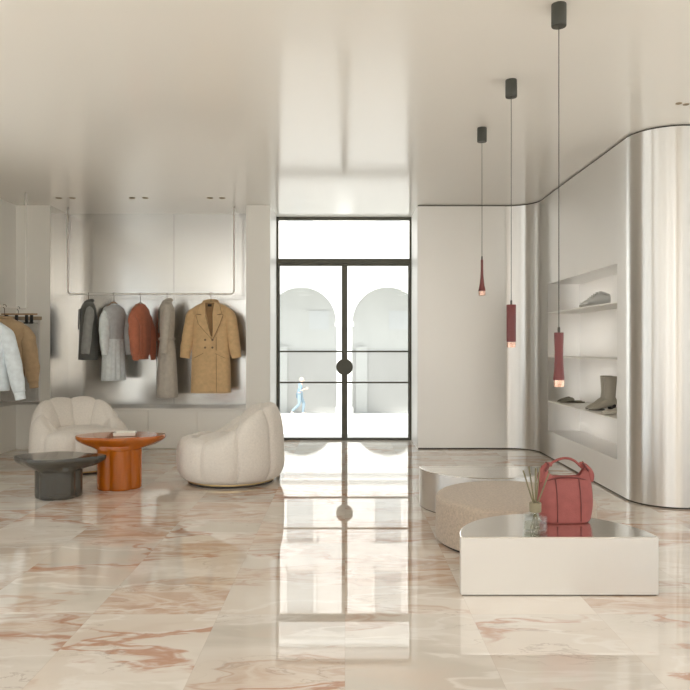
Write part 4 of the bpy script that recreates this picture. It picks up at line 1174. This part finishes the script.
clothes('shirt', ['pel', 'sp', 'ch', 'shl', 'ell', 'shr', 'elr'], [('pel', 'sp'), ('sp', 'ch'), ('ch', 'shl'), ('shl', 'ell'), ('ch', 'shr'), ('shr', 'elr')], .022, MP['shirt'])
clothes('trousers', ['pel', 'hil', 'knl', 'anl', 'hir', 'knr', 'anr'], [('pel', 'hil'), ('hil', 'knl'), ('knl', 'anl'), ('pel', 'hir'), ('hir', 'knr'), ('knr', 'anr')], .020, MP['trs'])
for n_, a0, a1 in (('shoe', (.10, .10, .045), (.33, .10, .035)), ('shoe', (-.38, -.10, .11), (-.22, -.10, .035))):
    bm = bmesh.new(); tube(bm, [a0, tuple((p+q)/2 for p, q in zip(a0, a1)), a1], lambda u: .045-.012*u, 12); link(n_, bm, MP['shoe'], per, smooth=True)
for wk, sg in (('wrl', 1), ('wrr', -1)):          # hands: palm, four fingers, thumb closing on the phone
    wv = Vector(J[wk])
    hv, he, hr = [tuple(wv), tuple(wv+Vector((.045, -sg*.015, .01)))], [(0, 1)], [.024, (.034, .02)]
    for f_ in range(4):
        o_ = Vector((.085, -sg*.02, .035-.018*f_))
        b0 = len(hv); hv += [tuple(wv+o_*.85), tuple(wv+o_+Vector((.03, -sg*.015, .012))), tuple(wv+o_+Vector((.045, -sg*.035, .012)))]
        he += [(1, b0), (b0, b0+1), (b0+1, b0+2)]; hr += [.0105, .0095, .008]
    b0 = len(hv); hv += [tuple(wv+Vector((.05, -sg*.03, .045))), tuple(wv+Vector((.08, -sg*.045, .06)))]; he += [(1, b0), (b0, b0+1)]; hr += [.011, .009]
    mesh_obj('hand', skin_mesh(hv, he, hr, 0, 1), MP['skin'], per)
bm = bmesh.new(); box(bm, -.004, .004, -.037, .037, -.075, .075, bevel=.003)
ph = link('mobile_phone', bm, MP['ph']); ph.location = (PX+.36, PY-.02, gz(PY)+1.245); ph.rotation_euler = (0, math.radians(-30), 0)
tag(ph, 'pale mobile phone held by the walking person', 'phone')

# ------------------------------------------------------------------ LIGHT
FILL_W = 5.5
w_ = bpy.data.worlds.new('World'); scene.world = w_; w_.use_nodes = True
bg = w_.node_tree.nodes['Background']
bg.inputs['Color'].default_value = (.94, .97, 1.0, 1); bg.inputs['Strength'].default_value = .9
for lx in (-3.1, -1.4, .3, 2.0, 3.7):          # fill lamps added under the unseen ceiling, rear wall to above the camera
    for ly in (-5.0, -3.6, -2.2, -.8, .6):
        l = bpy.data.lights.new('fill_lamp', 'AREA'); l.shape = 'DISK'; l.size = .6; l.energy = FILL_W; l.color = (1, 1, .99)
        o = bpy.data.objects.new('fill_lamp', l); C.objects.link(o); o.location = (lx, ly, CEIL-.012)
sun = bpy.data.lights.new('sun', 'SUN'); sun.energy = 4.0; sun.angle = math.radians(3); sun.color = (1, .97, .92)
so = bpy.data.objects.new('sun', sun); C.objects.link(so)
d = Vector((.16, .47, -.866)).normalized(); so.rotation_euler = d.to_track_quat('-Z', 'Y').to_euler()

# ------------------------------------------------------------------ CAMERA / view
cam = bpy.data.cameras.new('camera'); co = bpy.data.objects.new('camera', cam); C.objects.link(co)
co.location = (0, 0, CAM_H); co.rotation_euler = (PI/2, 0, 0)
cam.sensor_width = 36; cam.lens = 36*707/690; cam.clip_end = 200; cam.clip_start = .05
scene.camera = co
scene.view_settings.view_transform = 'Standard'; scene.view_settings.look = 'None'
scene.view_settings.exposure = 0.68; scene.view_settings.gamma = 1.0; scene.view_settings.use_curve_mapping = False
cy = scene.cycles
cy.use_denoising = True
cy.max_bounces = 12; cy.diffuse_bounces = 6; cy.glossy_bounces = 6; cy.transmission_bounces = 8; cy.transparent_max_bounces = 16
cy.blur_glossy = .6; cy.sample_clamp_indirect = 6
